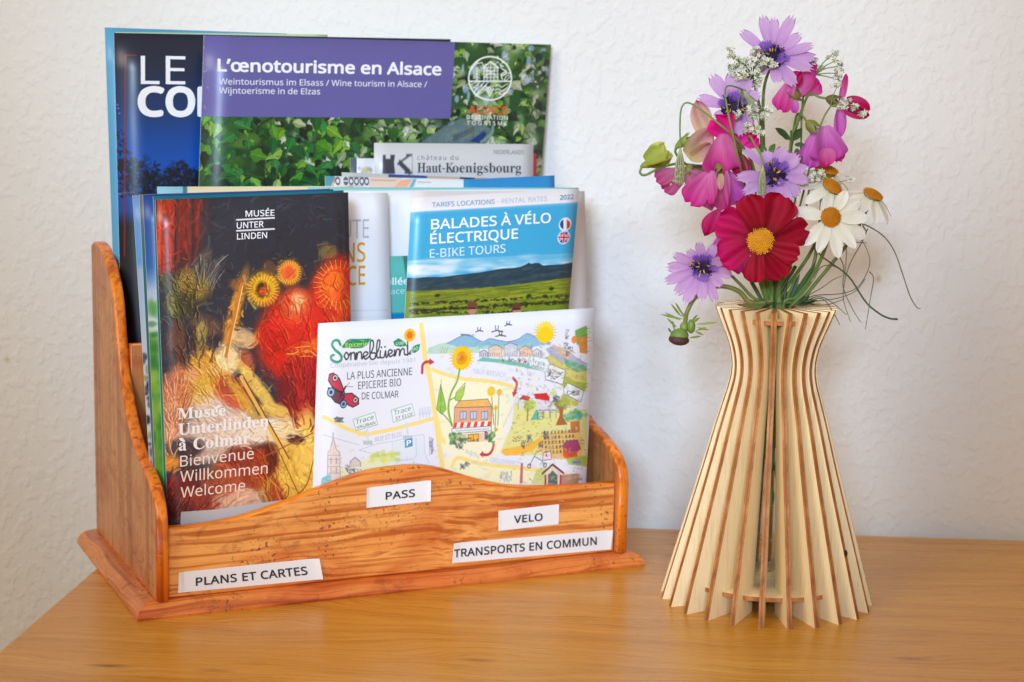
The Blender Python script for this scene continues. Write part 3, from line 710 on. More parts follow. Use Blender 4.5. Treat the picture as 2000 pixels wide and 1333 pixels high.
simple_leaf('leaflet', 'white leaflet with thin turquoise top edge in the middle of the rack', (600, 366), (1130, 367), 0.0655, 0.0470, [(0, (130, 200, 205)), (.006, (150, 210, 212)), (.012, (240, 242, 246)), (1, (240, 240, 244))], .0005, .0006, smax=.2606)
def a3(q):
    q.poly([(300, 355), (360, 355), (360, 420), (300, 420)], (150, 205, 225)); q.poly([(357, 355), (366, 355), (366, 420), (357, 420)], (60, 130, 150)); q.poly([(366, 355), (800, 355), (800, 420), (366, 420)], (238, 226, 190))
simple_leaf('leaflet', 'cream and pale blue topped leaflet lying behind the museum leaflet', (307, 365), (690, 364), 0.0690, 0.0500, [(0, (230, 225, 215)), (1, (238, 232, 210))], .0005, .0012, art=a3, page=M_CREAM)

# map leaflet with round badges
tl, tr, bl, br = leaf_corners((635, 344), (960, 352), 0.0740, 0.0560)
L = Sheet('leaflet', 'map leaflet with a row of round badges along its top edge', 'leaflet', tl, tr, bl, br, 0.0005, 0.0)
p = L.printing(700, 900, (224, 226, 230)); p.poly([(635, 340), (655, 340), (650, 380), (632, 380)], (80, 150, 165)); p.line([(645, 372), (655, 350)], 3, (210, 190, 170)); p.line([(653, 356), (656, 349)], 2.6, (225, 110, 120))
p.poly([(722, 344), (790, 346), (770, 366), (722, 366)], (232, 208, 190)); p.poly([(785, 352), (808, 350), (796, 366), (770, 366)], (238, 180, 150)); p.poly([(809, 350), (815, 350), (808, 366), (800, 366)], (110, 180, 215)); p.poly([(815, 350), (960, 354), (960, 380), (808, 380)], (232, 236, 240))
for i, x in enumerate((660, 676, 686.5, 697, 707.5, 717)):
    p.ell(x, 354 + i * .1, 4.6, 4.6, (84, 96, 110)); p.ell(x, 354 + i * .1, 2.9 if i != 1 else 0.1, 2.4, (226, 230, 234)); 
p.line([(672, 354), (680, 354)], 1.6, (220, 225, 230))
for k in range(14): p.line([(681 + k * 2.4, 345.5), (682.2 + k * 2.4, 347.5)], 1.1, (110, 112, 120), .8)
for k in range(14): p.line([(681 + k * 2.2, 363), (682.2 + k * 2.2, 364)], 1.0, (190, 140, 150), .7)
for k in range(20): p.line([(727 + k * 2.4, 351.5 + k * .1), (728.4 + k * 2.4, 353)], 1.1, (150, 140, 140), .6)
for k in range(11): p.line([(817 + k * 2.4, 356), (818.4 + k * 2.4, 357.2)], 1.0, (130, 140, 150), .6)
L.body(print_mat('badge_leaflet_print', p.image('badge_leaflet_face'), .35)); L.pages(.0008)
def a4(q):
    q.poly([(760, 330), (836, 338), (836, 360), (760, 354)], (50, 84, 150)); q.poly([(836, 330), (900, 330), (900, 370), (836, 370)], (190, 176, 160)); q.poly([(928, 330), (956, 330), (956, 370), (928, 370)], (205, 150, 40)); q.poly([(956, 330), (1010, 330), (1010, 370), (956, 370)], (60, 66, 78)); q.poly([(900, 330), (928, 330), (928, 370), (900, 370)], (50, 54, 66))
simple_leaf('leaflet', 'leaflet with a grey, navy and ochre striped top edge', (668, 337), (992, 350), 0.0775, 0.0600, [(0, (196, 200, 200)), (1, (190, 190, 190))], .0005, .0006, art=a4)
def a5(q):
    pass
simple_leaf('leaflet', 'plain sky blue leaflet whose corner stands out at the right', (905, 351), (1083, 343), 0.0700, 0.0530, [(0, (40, 140, 205)), (1, (30, 120, 190))], .0005, .0008, smax=.2606)

# ------------------------------------------------------------------ cycling leaflet
tl, tr, bl, br = leaf_corners((803.5, 387), (1131, 368.5), 0.0320, 0.0205, bl=(798, 622), br=(1120, 600))
L = Sheet('cycling_leaflet', 'sky blue cycling leaflet with two round flags above a vineyard photo', 'leaflet', tl, tr, bl, br, 0.0005, 0.0012)
p = L.printing(640, 1340, (60, 165, 215))
hgt = [(0, (238, 234, 236)), (.05, (236, 232, 236)), (.22, (66, 172, 218)), (.34, (120, 196, 228)), (.46, (205, 228, 240)), (.52, (225, 236, 244)), (1, (225, 236, 244))]
p.vgrad(hgt)
p.poly([(795, 380), (1140, 360), (1140, 396.1), (795, 416.3)], (236, 231, 235))
for k in range(8):
    f_ = k / 8; p.poly([(795, 416.3 + f_ * 20), (1140, 396.1 + f_ * 20), (1140, 500), (795, 516)], (54 + 12 * f_, 164 + 10 * f_, 214 + 4 * f_), al=.6)
for k in range(300):
    x = rnd.uniform(795, 1120); y = 534 + rnd.gauss(0, 9) - (x - 800) * .03
    if x < 880 or rnd.random() < .35: p.ell(x, y, rnd.uniform(6, 22), rnd.uniform(2, 5), (236, 242, 246), soft=.7, al=.25)
ridge = [(790, 550), (812, 551), (832, 549), (860, 549), (890, 545), (915, 542), (933, 540), (955, 536), (977, 532), (1000, 531), (1012, 529), (1020, 526), (1026, 523), (1030, 520), (1034, 523), (1042, 521), (1050, 521), (1058, 526), (1075, 525), (1095, 524), (1118, 520), (1140, 518)]
p.poly(ridge + [(1140, 556), (1060, 562), (960, 574), (890, 580), (790, 582)], (40, 66, 84))
for k in range(500):
    x = rnd.uniform(795, 1125); y = rnd.uniform(528, 578); yr = np.interp(x, [q[0] for q in ridge], [q[1] for q in ridge])
    if y > yr + 5: p.ell(x, y, rnd.uniform(3, 12), rnd.uniform(1, 3), rnd.choice([(30, 52, 72), (58, 84, 96), (70, 96, 84), (34, 60, 60)]), ang=-.1, soft=.6, al=.4)
p.poly([(790, 577), (890, 575), (962, 569), (1035, 560.5), (1140, 547), (1140, 660), (790, 660)], (120, 142, 34))
for k in range(800):
    x = rnd.uniform(795, 1125); f_ = rnd.random(); y = np.interp(x, [790, 962, 1140], [579, 571, 549]) + f_ * 50
    p.line([(x, y), (x + rnd.uniform(14, 50), y - rnd.uniform(1, 5))], rnd.uniform(.8, 2.6), rnd.choice([(150, 156, 40), (100, 124, 26), (74, 104, 30), (176, 170, 60), (126, 120, 40)]), .5)
for k in range(520):
    x = rnd.uniform(800, 1110); y = rnd.choice((598 - (x - 900) * .05, 610 - (x - 900) * .06, 612 - (x - 900) * .06, 620)) + rnd.gauss(0, 1.3)
    p.ell(x, y, rnd.uniform(1, 4), rnd.uniform(.8, 2), rnd.choice([(36, 44, 24), (52, 60, 30), (60, 50, 26)]), soft=.4, al=.85)
for x, y in ((852, 586), (1030, 587), (1062, 588), (1075, 573)): p.ell(x, y, 5, 3, (40, 54, 26), soft=.4)
for x, y, c in ((919, 606, (120, 66, 44)), (1006, 608, (104, 60, 44))):
    p.ell(x, y + 8, 8.5, 11, (196, 138, 112), soft=.15); p.ell(x, y - .5, 9.5, 6, c, soft=.2); p.ell(x - 8, y + 4, 2, 5, c, soft=.3); p.line([(x - 6, y + 6), (x + 7, y + 5.5)], 2.6, (34, 28, 30))
for cx, cy, kind in ((1102.6, 442.5, 0), (1100, 469, 1)):
    p.ell(cx, cy, 12.4, 12.4, (236, 240, 244))
    if kind == 0:
        p.ell(cx, cy, 10.4, 10.4, (236, 238, 242)); 
        for sg, c in ((-1, (30, 70, 150)), (1, (214, 40, 44))):
            p.poly([(cx + sg * 3.4, cy - 9.7)] + [(cx + sg * 10.4 * math.cos(a), cy - 10.4 * math.sin(a)) for a in np.linspace(1.23, -1.23, 14)] + [(cx + sg * 3.4, cy + 9.7)], c)
    else:
        p.ell(cx, cy, 10.4, 10.4, (36, 60, 130))
        for a in (0.62, -0.62, math.pi - .62, math.pi + .62): p.line([(cx, cy), (cx + 9.8 * math.cos(a), cy + 9.8 * math.sin(a))], 3.4, (236, 236, 242)); 
        for a in (0.62, -0.62, math.pi - .62, math.pi + .62): p.line([(cx, cy), (cx + 9.6 * math.cos(a), cy + 9.6 * math.sin(a))], 1.3, (206, 44, 54))
        for a in (0, math.pi / 2): p.line([(cx - 10 * math.cos(a), cy - 10 * math.sin(a)), (cx + 10 * math.cos(a), cy + 10 * math.sin(a))], 5.4, (238, 238, 242))
        for a in (0, math.pi / 2): p.line([(cx - 10 * math.cos(a), cy - 10 * math.sin(a)), (cx + 10 * math.cos(a), cy + 10 * math.sin(a))], 3.0, (208, 40, 52))
L.body(print_mat('cycling_print', p.image('cycling_face'), .32)); L.pages(.0012)
WC = (240, 244, 250)
L.text([('TARIFS LOCATIONS', (842, 406), (962, 399.6), 9.5, (120, 164, 196), .006), ('- RENTAL RATES', (967, 399.4), (1066, 393.8), 9.5, (176, 190, 212), -.004), ('2022', (1092, 391.8), (1119.7, 390), 9.5, (80, 136, 176), .012),
        ('BALADES À VÉLO', (840.7, 451.8), (1073, 438.8), 20, WC, .014), ('ÉLECTRIQUE', (839, 481.4), (1007.5, 470.9), 20, WC, .014), ('E-BIKE TOURS', (837.8, 509.8), (983.4, 499.6), 17, (222, 236, 246), -.012)])

# ------------------------------------------------------------------ rear compartment
tl, tr, bl, br = leaf_corners((731, 279.5), (1042, 282), 0.0965, 0.0925)
L = Sheet('castle_leaflet', 'grey castle leaflet with tower and K mark in front of the wine magazine', 'leaflet', tl, tr, bl, br, 0.0005, 0.0012)
p = L.printing(500, 400, (208, 209, 213))
p.poly([(747.5, 303), (753, 303), (753, 311), (762, 311), (762, 303), (768, 303), (771, 303), (769, 318), (771, 337), (771, 340), (747, 340)], (62, 64, 76))
p.line([(804.6, 302), (804.2, 345)], 1.0, (130, 130, 138)); p.line([(800, 303), (776, 321)], 1.3, (70, 72, 82)); p.line([(780, 318), (799, 337)], 3.6, (62, 64, 76)); p.line([(793, 303.4), (803, 303.4)], 1.2, (70, 72, 82)); p.line([(790, 337.6), (804, 337.6)], 1.2, (70, 72, 82))
L.body(print_mat('castle_print', p.image('castle_face'), .35)); L.pages(.0008)
L.text([('château du', (814, 312.6), (893.5, 312.6), 9, (120, 122, 130), -.008, FSANS, 1.25), (serif('Haut-K'), (814, 337.3), (885, 337.3), 19, (66, 68, 76), -.016, FMATH), (serif('oenigsbourg'), (882.5, 337.3), (1017.6, 337.3), 19, (66, 68, 76), -.016, FMATH),
        ('NEDERLANDS', (963.4, 301), (1022.6, 301.6), 8, (120, 122, 128), -.004)])
def a6(q):
    for k in range(60): q.ell(rnd.uniform(700, 727), rnd.uniform(328, 350), rnd.uniform(1, 4), rnd.uniform(1, 3), rnd.choice([(220, 190, 60), (236, 236, 240), (150, 160, 180)]), al=.6)
simple_leaf('leaflet', 'slate blue leaflet standing just left of the castle leaflet', (684, 310), (900, 311), 0.0995, 0.0950, [(0, (78, 98, 112)), (1, (70, 90, 104))], .0004)
simple_leaf('leaflet', 'white leaflet strip between the slate one and the castle leaflet', (697, 309.5), (905, 311), 0.0982, 0.0938, [(0, (226, 230, 240)), (1, (226, 230, 236))], .0004, art=a6)
simple_leaf('leaflet', 'leaflet with a red edge showing right of the castle leaflet', (850, 296), (1048, 300), 0.0982, 0.0938, [(0, (214, 40, 70)), (1, (200, 30, 60))], .0004, curl=0)

# wine magazine
tl, tr, bl, br = leaf_corners((398.5, 69.5), (1076.5, 87.5), 0.1060, 0.0990, bl=(392, 360), br=(1062, 342))
L = Sheet('wine_magazine', 'wide wine tourism magazine with purple banner over green vine leaves', 'magazine', tl, tr, bl, br, 0.0006, 0.0012)
p = L.printing(1300, 1800, (40, 84, 44))
r2 = random.Random(3)
for k in range(500):
    x, y = r2.uniform(385, 1085), r2.uniform(70, 375); lt = min(1, max(0, (x - 560) / 330))
    p.ell(x, y, r2.uniform(5, 22), r2.uniform(4, 16), r2.choice([(26, 60, 30), (50, 96, 36), (20, 44, 26), (84, 130, 50)]) if r2.random() > lt * .6 else r2.choice([(150, 180, 120), (190, 205, 160), (120, 160, 90)]), soft=.6, al=.7)
for k in range(60):
    x, y = r2.uniform(390, 1070), r2.uniform(80, 370); a = r2.uniform(-1, 1) - .3
    p.curve([(x, y), (x + 20 * math.cos(a), y + 20 * math.sin(a)), (x + 46 * math.cos(a + .3), y + 46 * math.sin(a + .3))], r2.uniform(1.2, 3.5), (34, 34, 26), .8)
def vleaf(x, y, s_, an, c, al=1):
    """pointed, lobed leaf with a lit and a shaded half"""
    pts = []; tilt_ = r2.uniform(.45, 1)
    for k in range(18):
        t = (k + .0) / 18 * 2 * math.pi; lob = 1 + .16 * math.cos(5 * t) + (.22 if k == 0 else 0)
        r = s_ * (0.66 + 0.34 * math.cos(t)) * lob * (1 + r2.uniform(-.06, .06)); px, py = r * math.cos(t), r * math.sin(t) * tilt_
        pts.append((x + px * math.cos(an) - py * math.sin(an), y + px * math.sin(an) + py * math.cos(an)))
    p.poly([(q[0] + 1.2, q[1] + 1.8) for q in pts], (18, 34, 20), .45 * al)
    p.poly(pts, c, al); p.poly(pts[:10], tuple(v_ * .74 for v_ in c), .75 * al)
    lt_ = tuple(min(255, v_ * 1.2 + 18) for v_ in c)
    p.line([pts[9], pts[0]], max(.5, s_ * .05), lt_, .7)
    if s_ > 9:
        for k in (3, 15, 5, 13): p.line([((pts[9][0] * .5 + pts[0][0] * .5), (pts[9][1] * .5 + pts[0][1] * .5)), pts[k]], .5, lt_, .5)
for k in range(1250):
    x, y = r2.uniform(385, 1085), r2.uniform(66, 375)
    if y < 232 and x < 872: continue
    lt = min(1, max(0, (x - 480) / 330)) * .60
    q = r2.random()
    if q < lt: c = r2.choice([(204, 214, 180), (176, 200, 116), (146, 184, 80), (198, 204, 190), (112, 166, 60), (222, 216, 190), (160, 176, 130)])
    elif q < .78: c = r2.choice([(30, 120, 40), (20, 100, 48), (70, 146, 36), (90, 156, 52), (20, 84, 36), (116, 170, 44), (50, 130, 60)])
    else: c = r2.choice([(18, 46, 28), (24, 38, 28), (36, 60, 34), (14, 60, 40)])
    vleaf(x, y, r2.choice((r2.uniform(4, 9), r2.uniform(8, 22))) * (1.1 if x < 700 else .72), r2.uniform(0.2, 2.6), jit(c, 14, r2), r2.uniform(.8, 1))
    if k % 16 == 0: a = r2.uniform(0, 3.1); p.curve([(x, y), (x + 16 * math.cos(a), y + 16 * math.sin(a)), (x + 34 * math.cos(a + .4), y + 34 * math.sin(a + .4))], r2.uniform(.8, 2.4), r2.choice([(36, 34, 26), (90, 78, 50), (24, 26, 20)]), .8)
for k in range(26): p.ell(r2.uniform(890, 1070), r2.uniform(90, 200), r2.uniform(2, 7), r2.uniform(3, 9), (170, 196, 236), soft=.4, al=.7)
p.poly([(812, 290), (870, 250), (900, 236), (935, 243), (965, 262), (950, 285), (930, 300), (812, 300)], (96, 120, 128), .92)
for k in range(60): x = r2.uniform(835, 960); p.ell(x, r2.uniform(242, 285), r2.uniform(2, 8), r2.uniform(1, 4), r2.choice([(120, 140, 150), (80, 104, 116), (130, 140, 110)]), soft=.5, al=.5)
for k in range(20): x = 884 + (k % 10) * 4.2; y = 272 - (k % 10) * 2.0 + (k // 10) * 6; p.line([(x, y), (x + 2, y + 3.5)], 1.6, (24, 40, 60), .9)
p.poly([(915, 283), (943, 262), (950, 268), (936, 286)], (34, 60, 120)); p.curve([(938, 284), (958, 268), (962, 252)], 5, (120, 160, 140), .9)
p.poly([(380, 60), (887.5, 82), (878, 237), (380, 233)], (103, 97, 163))
for k in range(900):
    x, y = r2.uniform(396, 884), r2.uniform(70, 235); p.line([(x, y), (x + r2.uniform(4, 14), y)], .7, (112, 108, 172), .35)
for a, b in (((395, 141), (401, 144)), ((404, 139), (402, 142)), ((398, 212), (401, 217)), ((397, 90), (399, 96)), ((404, 174), (407, 176))): p.line([a, b], 1.2, (190, 190, 214), .7)
cx, cy, rr = 956, 156, 42                                # round mark: house, trees, vine rows, grapes
ci = [(cx + rr * math.cos(a), cy + rr * 1.04 * math.sin(a)) for a in np.linspace(0, 2 * math.pi, 60)]
WHT = (242, 246, 242)
p.line(ci, 3.0, WHT); p.line([(cx - rr, 162), (cx + rr, 162)], 2.6, WHT)
p.line([(919, 139), (934, 120)], 1.6, WHT); p.line([(925, 128), (940, 124), (945, 134)], 1.6, WHT)
p.poly([(944, 134), (957, 122), (972, 134), (972, 161), (944, 161)], (200, 220, 200), .35)
for x in (944, 950, 957, 964, 971): p.line([(x, 134 if x != 957 else 124), (x, 160)], 1.5, WHT)
for y in (134, 141, 148, 154): p.line([(943, y), (972, y)], 1.4, WHT)
p.line([(942, 135), (957, 122), (973, 135)], 2.4, WHT); p.line([(944, 134), (971, 154)], 1.2, WHT); p.line([(971, 134), (944, 154)], 1.2, WHT)
p.line([(930, 160), (930, 138)], 1.8, WHT)
for k in range(4): p.line([(924, 156 - k * 5), (930, 150 - k * 5), (936, 156 - k * 5)], 1.4, WHT)
p.curve([(980, 158), (978, 148), (986, 142), (979, 136), (977, 130), (982, 132)], 2.0, WHT); p.curve([(980, 150), (988, 146), (986, 140)], 2.6, WHT); p.curve([(984, 160), (988, 152), (994, 150)], 1.6, WHT); p.line([(988, 160), (996, 152)], 1.5, WHT)
for k in range(4): p.line([(964 + k * 5, 126 - (k % 2) * 4), (966 + k * 5, 129 - (k % 2) * 4), (968 + k * 5, 126 - (k % 2) * 4)], 1.3, WHT)
for k in range(6): p.line([(917 + k * 8, 166 + k * 1.0), (917 + k * 2.0 + 3, min(176 + k * 6, 192) - 0)], 1.7, WHT) if k > 1 else None
for k in range(5): p.line([(952 - k * 8, 164), (928 - k * 3, 190 - k * 7)], 1.6, WHT)
for j in range(4):
    for k in range(4 - j): p.ell(948 + k * 4.6 + j * 2.3, 178 + j * 4.2, 2.1, 2.1, WHT)
p.line([(946, 173), (955, 175), (963, 172)], 1.8, WHT)
for y in (172, 180, 187): p.curve([(966, y), (972, y - 3), (978, y + 2), (985, y - 2), (990, y - 5)], 1.6, WHT)
L.body(print_mat('wine_print', p.image('wine_face'), .32)); L.pages(.0018)
L.text([('L’œnotourisme en Alsace', (425.7, 141.8), (858.8, 149.5), 24, (242, 241, 250), .026), ('Weintourismus im Elsass / Wine tourism in Alsace /', (427.6, 168.6), (832, 174), 12, (232, 230, 246), .006),
        ('Wijntoerisme in de Elzas', (427.6, 187), (623.4, 188.8), 12, (232, 230, 246), .006), ('ALSACE', (913, 226.4), (989, 228.4), 15, (226, 88, 50), .012),
        ('DESTINATION', (910, 238), (990, 239.6), 8, (238, 242, 238), 0, FSANS, 1.1), ('TOURISME', (910, 249.4), (989, 251), 8, (238, 242, 238), 0, FSANS, 1.5)])

# dark blue magazine
tl, tr, bl, br = leaf_corners((222.5, 64.5), (880, 77), 0.1160, 0.1060, bl=(223, 600))
L = Sheet('city_magazine', 'dark blue night sky magazine with big white capitals, left of the purple one', 'magazine', tl, tr, bl, br, 0.0006, 0.0)
p = L.printing(700, 1000, (30, 36, 54))
p.vgrad([(0, (36, 40, 58)), (.06, (34, 42, 66)), (.14, (20, 56, 110)), (.20, (8, 74, 160)), (.25, (4, 84, 184)), (.34, (14, 70, 150)), (.37, (16, 20, 30)), (.45, (20, 18, 24)), (1, (18, 16, 22))])
def branch(x, y, a, ln, w):
    if ln < 3: return
    x2, y2 = x + ln * math.cos(a), y - ln * math.sin(a)
    p.line([(x, y), (x2, y2)], w, (16, 26, 46), .9)
    for k in range(3): branch(x2, y2, a + r2.uniform(-.8, .8), ln * r2.uniform(.55, .8), w * .7)
for x, l_ in ((243, 22), (258, 24), (300, 15), (330, 16), (352, 19), (376, 16)):
    branch(x, 372, 1.57 + r2.uniform(-.2, .2), l_, 3.2)
for k in range(900):
    x = r2.uniform(222, 395); top_ = 280 + 60 * min(1, abs(x - 243) / 45) if x < 300 else 325 + 14 * math.sin(x * .12)
    if x < 246: top_ = 255
    y = top_ + r2.random() ** .8 * (385 - top_); p.ell(x, y, r2.uniform(1, 4.5), r2.uniform(.8, 3), r2.choice([(14, 20, 34), (18, 30, 52), (30, 34, 44), (20, 18, 24)]), r2.uniform(0, 3), r2.uniform(.5, .95))
for k in range(120):
    x, y = r2.uniform(224, 330), r2.uniform(390, 660); p.line([(x, y), (x + r2.uniform(-6, 8), y + r2.uniform(-10, 10))], r2.uniform(.5, 1.6), r2.choice([(60, 40, 60), (34, 30, 56), (60, 56, 50)]), .5)
p.line([(265.5, 108.5), (245, 108), (243.5, 250), (243, 500)], 2.2, (150, 34, 56))
for x, y in ((229, 205), (231, 212), (233, 222), (228, 377), (234, 379)): p.ell(x, y, 1.6, 1, (190, 196, 210), al=.8)
p.line([(222, 378), (262, 376)], 1.6, (120, 124, 140), .6)
L.body(print_mat('city_print', p.image('city_face'), .33)); L.pages(.0016)
L.text([('L', (274.6, 164.4), (311, 164.9), 55, (240, 243, 250), -.010), ('E', (323, 164.8), (361, 165.3), 55, (240, 243, 250), -.010), ('C', (272, 225), (317, 225.4), 53, (243, 245, 250), .036), ('O', (326, 225.4), (377, 225.7), 53, (243, 245, 250), .036), ('L', (388, 225.6), (420, 225.7), 53, (243, 245, 250), .036)])
simple_leaf('magazine', 'pale blue magazine showing as a thin strip behind the dark blue magazine', (204.5, 54), (560, 66), 0.1270, 0.1130, [(0, (92, 168, 208)), (.5, (80, 160, 200)), (1, (50, 120, 160))], .0006, .001, blp=(209, 480), smin=.0168)
simple_leaf('magazine', 'magazine with pale green top edge between the two blue ones', (226, 63), (640, 68), 0.1220, 0.1105, [(0, (196, 222, 170)), (.02, (214, 226, 220)), (1, (200, 220, 230))], .0006, .001, smin=.018)

# ------------------------------------------------------------------ grocery card (front right)
tl, tr, bl, br = leaf_corners((622, 632), (1162, 602), 0.0205, 0.0162, bl=(612, 955), br=(1145, 945))
L = Sheet('grocery_card', 'wide white card with an illustrated street map, standing foremost behind the front board', 'card', tl, tr, bl, br, 0.0007, 0.0004)
p = L.printing(1240, 900, (238, 240, 249))
def wash(pts, c, al=.8, n=60):
    p.poly(pts, c, al)
    xs = [q[0] for q in pts]; ys = [q[1] for q in pts]
    for k in range(n):
        x, y = r2.uniform(min(xs), max(xs)), r2.uniform(min(ys), max(ys))
        inside = False
        for (ax, ay), (bx, by) in zip(pts, pts[1:] + pts[:1]):
            if (ay > y) != (by > y) and x < (bx - ax) * (y - ay) / (by - ay) + ax: inside = not inside
        if inside: p.line([(x, y), (x + r2.uniform(3, 9), y + r2.uniform(-4, 1))], r2.uniform(.8, 2.2), jit(c, 26, r2), .5)
def pen(pts, w=.9, c=(70, 76, 92), al=.85): p.line(pts, w, c, al)
def scrib(x, y, w, h, n=9, c=(70, 76, 96), wd=.8, al=.8):
    q = [(x + r2.uniform(-w, w), y + r2.uniform(-h, h)) for _ in range(n)]; p.curve(q, wd, c, al)
YE, YL = (252, 228, 140), (252, 247, 208)
wash([(842, 722), (872, 732), (905, 742), (960, 746), (1002, 760), (990, 830), (975, 885), (940, 905), (885, 890), (862, 880), (852, 820)], YL, .9)
wash([(855, 900), (880, 890), (930, 905), (1010, 915), (1060, 918), (1070, 946), (862, 946)], (252, 247, 190), .8)
p.line([(820, 636), (828, 700), (838, 745), (848, 815), (866, 948)], 9, YE); p.line([(632, 815), (676, 838), (712, 850), (770, 838), (846, 818)], 6, YE); p.line([(714, 845), (700, 850)], 5, YE)
p.curve([(841, 722), (868, 732), (905, 741), (960, 746), (1000, 758), (1003, 775)], 6, YE); p.curve([(852, 822), (858, 850), (866, 865)], 7, YE, .8)
p.curve([(880, 912), (892, 895), (930, 905), (985, 912), (1040, 918), (1070, 922)], 6, YE)
# hills
wash([(830, 692), (836, 680), (855, 672), (875, 668), (900, 656), (915, 656), (928, 664), (935, 672), (935, 690)], (190, 222, 200), .9)
wash([(870, 672), (900, 656), (915, 656), (940, 668), (955, 662), (985, 668), (1008, 664), (1028, 652), (1048, 660), (1075, 672), (1040, 678), (990, 676), (950, 676), (900, 680)], (140, 190, 222), .9, 90)
wash([(940, 670), (980, 672), (1040, 676), (1036, 684), (930, 682)], (120, 196, 190), .5)
p.curve([(870, 672), (900, 656), (915, 656), (940, 668), (955, 662), (985, 668), (1008, 664), (1028, 652), (1050, 662), (1075, 670)], 1, (90, 130, 170)); p.line([(898, 654), (914, 655)], 2, (90, 110, 130))
for x in (858, 863, 868): p.line([(x, 690), (x + 4, 680)], 1, (150, 180, 90))
# birds
for x, y, s_ in ((933, 646, .8), (968, 646, 1.3), (975, 655, 1.2), (990, 634, .8)):
    p.line([(x - 8 * s_, y + 3), (x, y), (x + 9 * s_, y + 2 * s_)], 1.6, (60, 66, 80)); p.line([(x - 2, y), (x - 3, y - 7 * s_)], 1.5, (60, 66, 80)); p.line([(x + 2, y), (x + 3, y - 7 * s_)], 1.5, (60, 66, 80)); scrib(x, y, 5 * s_, 2, 5)
# town row
for x0, x1, y0, c in ((934, 950, 686, (200, 196, 220)), (952, 978, 676, (238, 206, 180)), (982, 1008, 672, (216, 214, 228)), (1012, 1036, 678, (240, 200, 172)), (1038, 1056, 684, (220, 218, 226))):
    wash([(x0, 698), (x0, y0 + 3), ((x0 + x1) / 2, y0 - 2), (x1, y0 + 3), (x1, 698)], c, .85, 20); pen([(x0, 698), (x0, y0 + 3), ((x0 + x1) / 2, y0 - 2), (x1, y0 + 3), (x1, 698)], .8)
    for k in range(5): pen([(x0 + 3 + k * 4.4, 690), (x0 + 3 + k * 4.4, 696)], .8)
wash([(928, 706), (960, 708), (1010, 716), (1050, 724), (1048, 716), (1000, 706), (940, 698)], (110, 190, 170), .9, 60)
for x in range(975, 1056, 7): scrib(x, 702 + (x - 975) * .08, 4, 5, 6, r2.choice([(110, 120, 140), (70, 90, 110), (200, 150, 120)]), .9)
for x, y in ((1013, 706), (1024, 708)): p.ell(x, y, 2, 2, (214, 60, 60))
# right landscape
wash([(1062, 700), (1080, 690), (1110, 702), (1146, 722), (1146, 760), (1120, 772), (1102, 762), (1084, 742)], (214, 200, 90), .85, 90)
wash([(1064, 682), (1080, 676), (1110, 686), (1130, 702), (1146, 710), (1146, 722), (1120, 720), (1095, 708), (1072, 694)], (176, 178, 210), .9, 50)
wash([(1100, 700), (1146, 716), (1146, 724), (1126, 728), (1104, 716)], (90, 170, 130), .7, 30)
wash([(1076, 672), (1104, 682), (1118, 692), (1108, 704), (1090, 694)], (226, 190, 150), .7, 30)
wash([(1122, 646), (1146, 636), (1147, 676), (1126, 674)], (112, 170, 70), .9, 50); wash([(1128, 660), (1147, 656), (1147, 692), (1132, 690)], (226, 140, 70), .9, 40); p.ell(1121, 664, 6, 6, (236, 150, 60)); 
for k in range(4): scrib(1108 + r2.uniform(-6, 6), 676 + k * 5, 6, 6, 9)
scrib(1107, 654, 4, 10, 8)
wash([(1096, 730), (1120, 745), (1146, 750), (1142, 765), (1118, 770), (1100, 758)], (160, 180, 60), .7, 50)
# sun and sunflowers
def sunfl(x, y, r, c=(252, 206, 20), ce=(240, 160, 20), n=22):
    for k in range(n):
        a = 2 * math.pi * k / n; p.poly([(x + r * .55 * math.cos(a - .16), y + r * .55 * math.sin(a - .16)), (x + r * math.cos(a), y + r * math.sin(a)), (x + r * .55 * math.cos(a + .16), y + r * .55 * math.sin(a + .16))], c)
        if r > 14: p.line([(x + r * .5 * math.cos(a - .1), y + r * .5 * math.sin(a - .1)), (x + r * math.cos(a), y + r * math.sin(a))], .7, (226, 130, 30), .7)
    p.ell(x, y, r * .74, r * .74, c); p.ell(x, y, r * .42, r * .42, ce); p.ell(x, y, r * .18, r * .18, (226, 130, 20)) if r > 14 else None
sunfl(1063, 650, 23, (250, 226, 70), (252, 214, 50)); p.ell(1063, 656, 17, 10, (252, 216, 30)); p.poly([(1036, 663), (1090, 661), (1090, 680), (1036, 680)], (150, 190, 220), .0)
sunfl(899, 700, 25)
p.curve([(895, 722), (890, 745), (878, 770), (873, 800), (880, 832)], 3.4, (130, 180, 60)); p.curve([(876, 782), (888, 776), (892, 772)], 2, (130, 180, 60)); p.curve([(880, 830), (868, 815), (860, 808)], 1.4, (90, 120, 60))
p.poly([(858, 742 + 10), (866, 785), (869, 800), (860, 810), (850, 800), (853, 780)], (150, 205, 70)); pen([(859, 742), (858, 806)], .8, (80, 120, 50)); pen([(858, 752), (866, 785), (869, 800), (860, 810), (850, 800), (853, 780), (858, 752)], .8)
p.poly([(886, 782), (888, 768), (900, 757), (906, 752), (903, 770), (896, 784)], (170, 214, 80)); pen([(906, 748), (903, 770), (896, 784), (886, 782), (888, 768), (906, 748)], .8)
sunfl(957, 765, 10, (250, 200, 50), (250, 214, 30), 12); sunfl(973, 767, 7, (240, 180, 90), (236, 200, 40), 10); sunfl(798, 655, 13.5, (252, 190, 20), (240, 120, 20), 16); sunfl(955, 808, 5, (248, 200, 60), (236, 160, 40), 8); sunfl(966, 797, 5, (248, 210, 60), (236, 170, 40), 8); sunfl(967, 840, 4, (248, 190, 60), (236, 160, 40), 8)
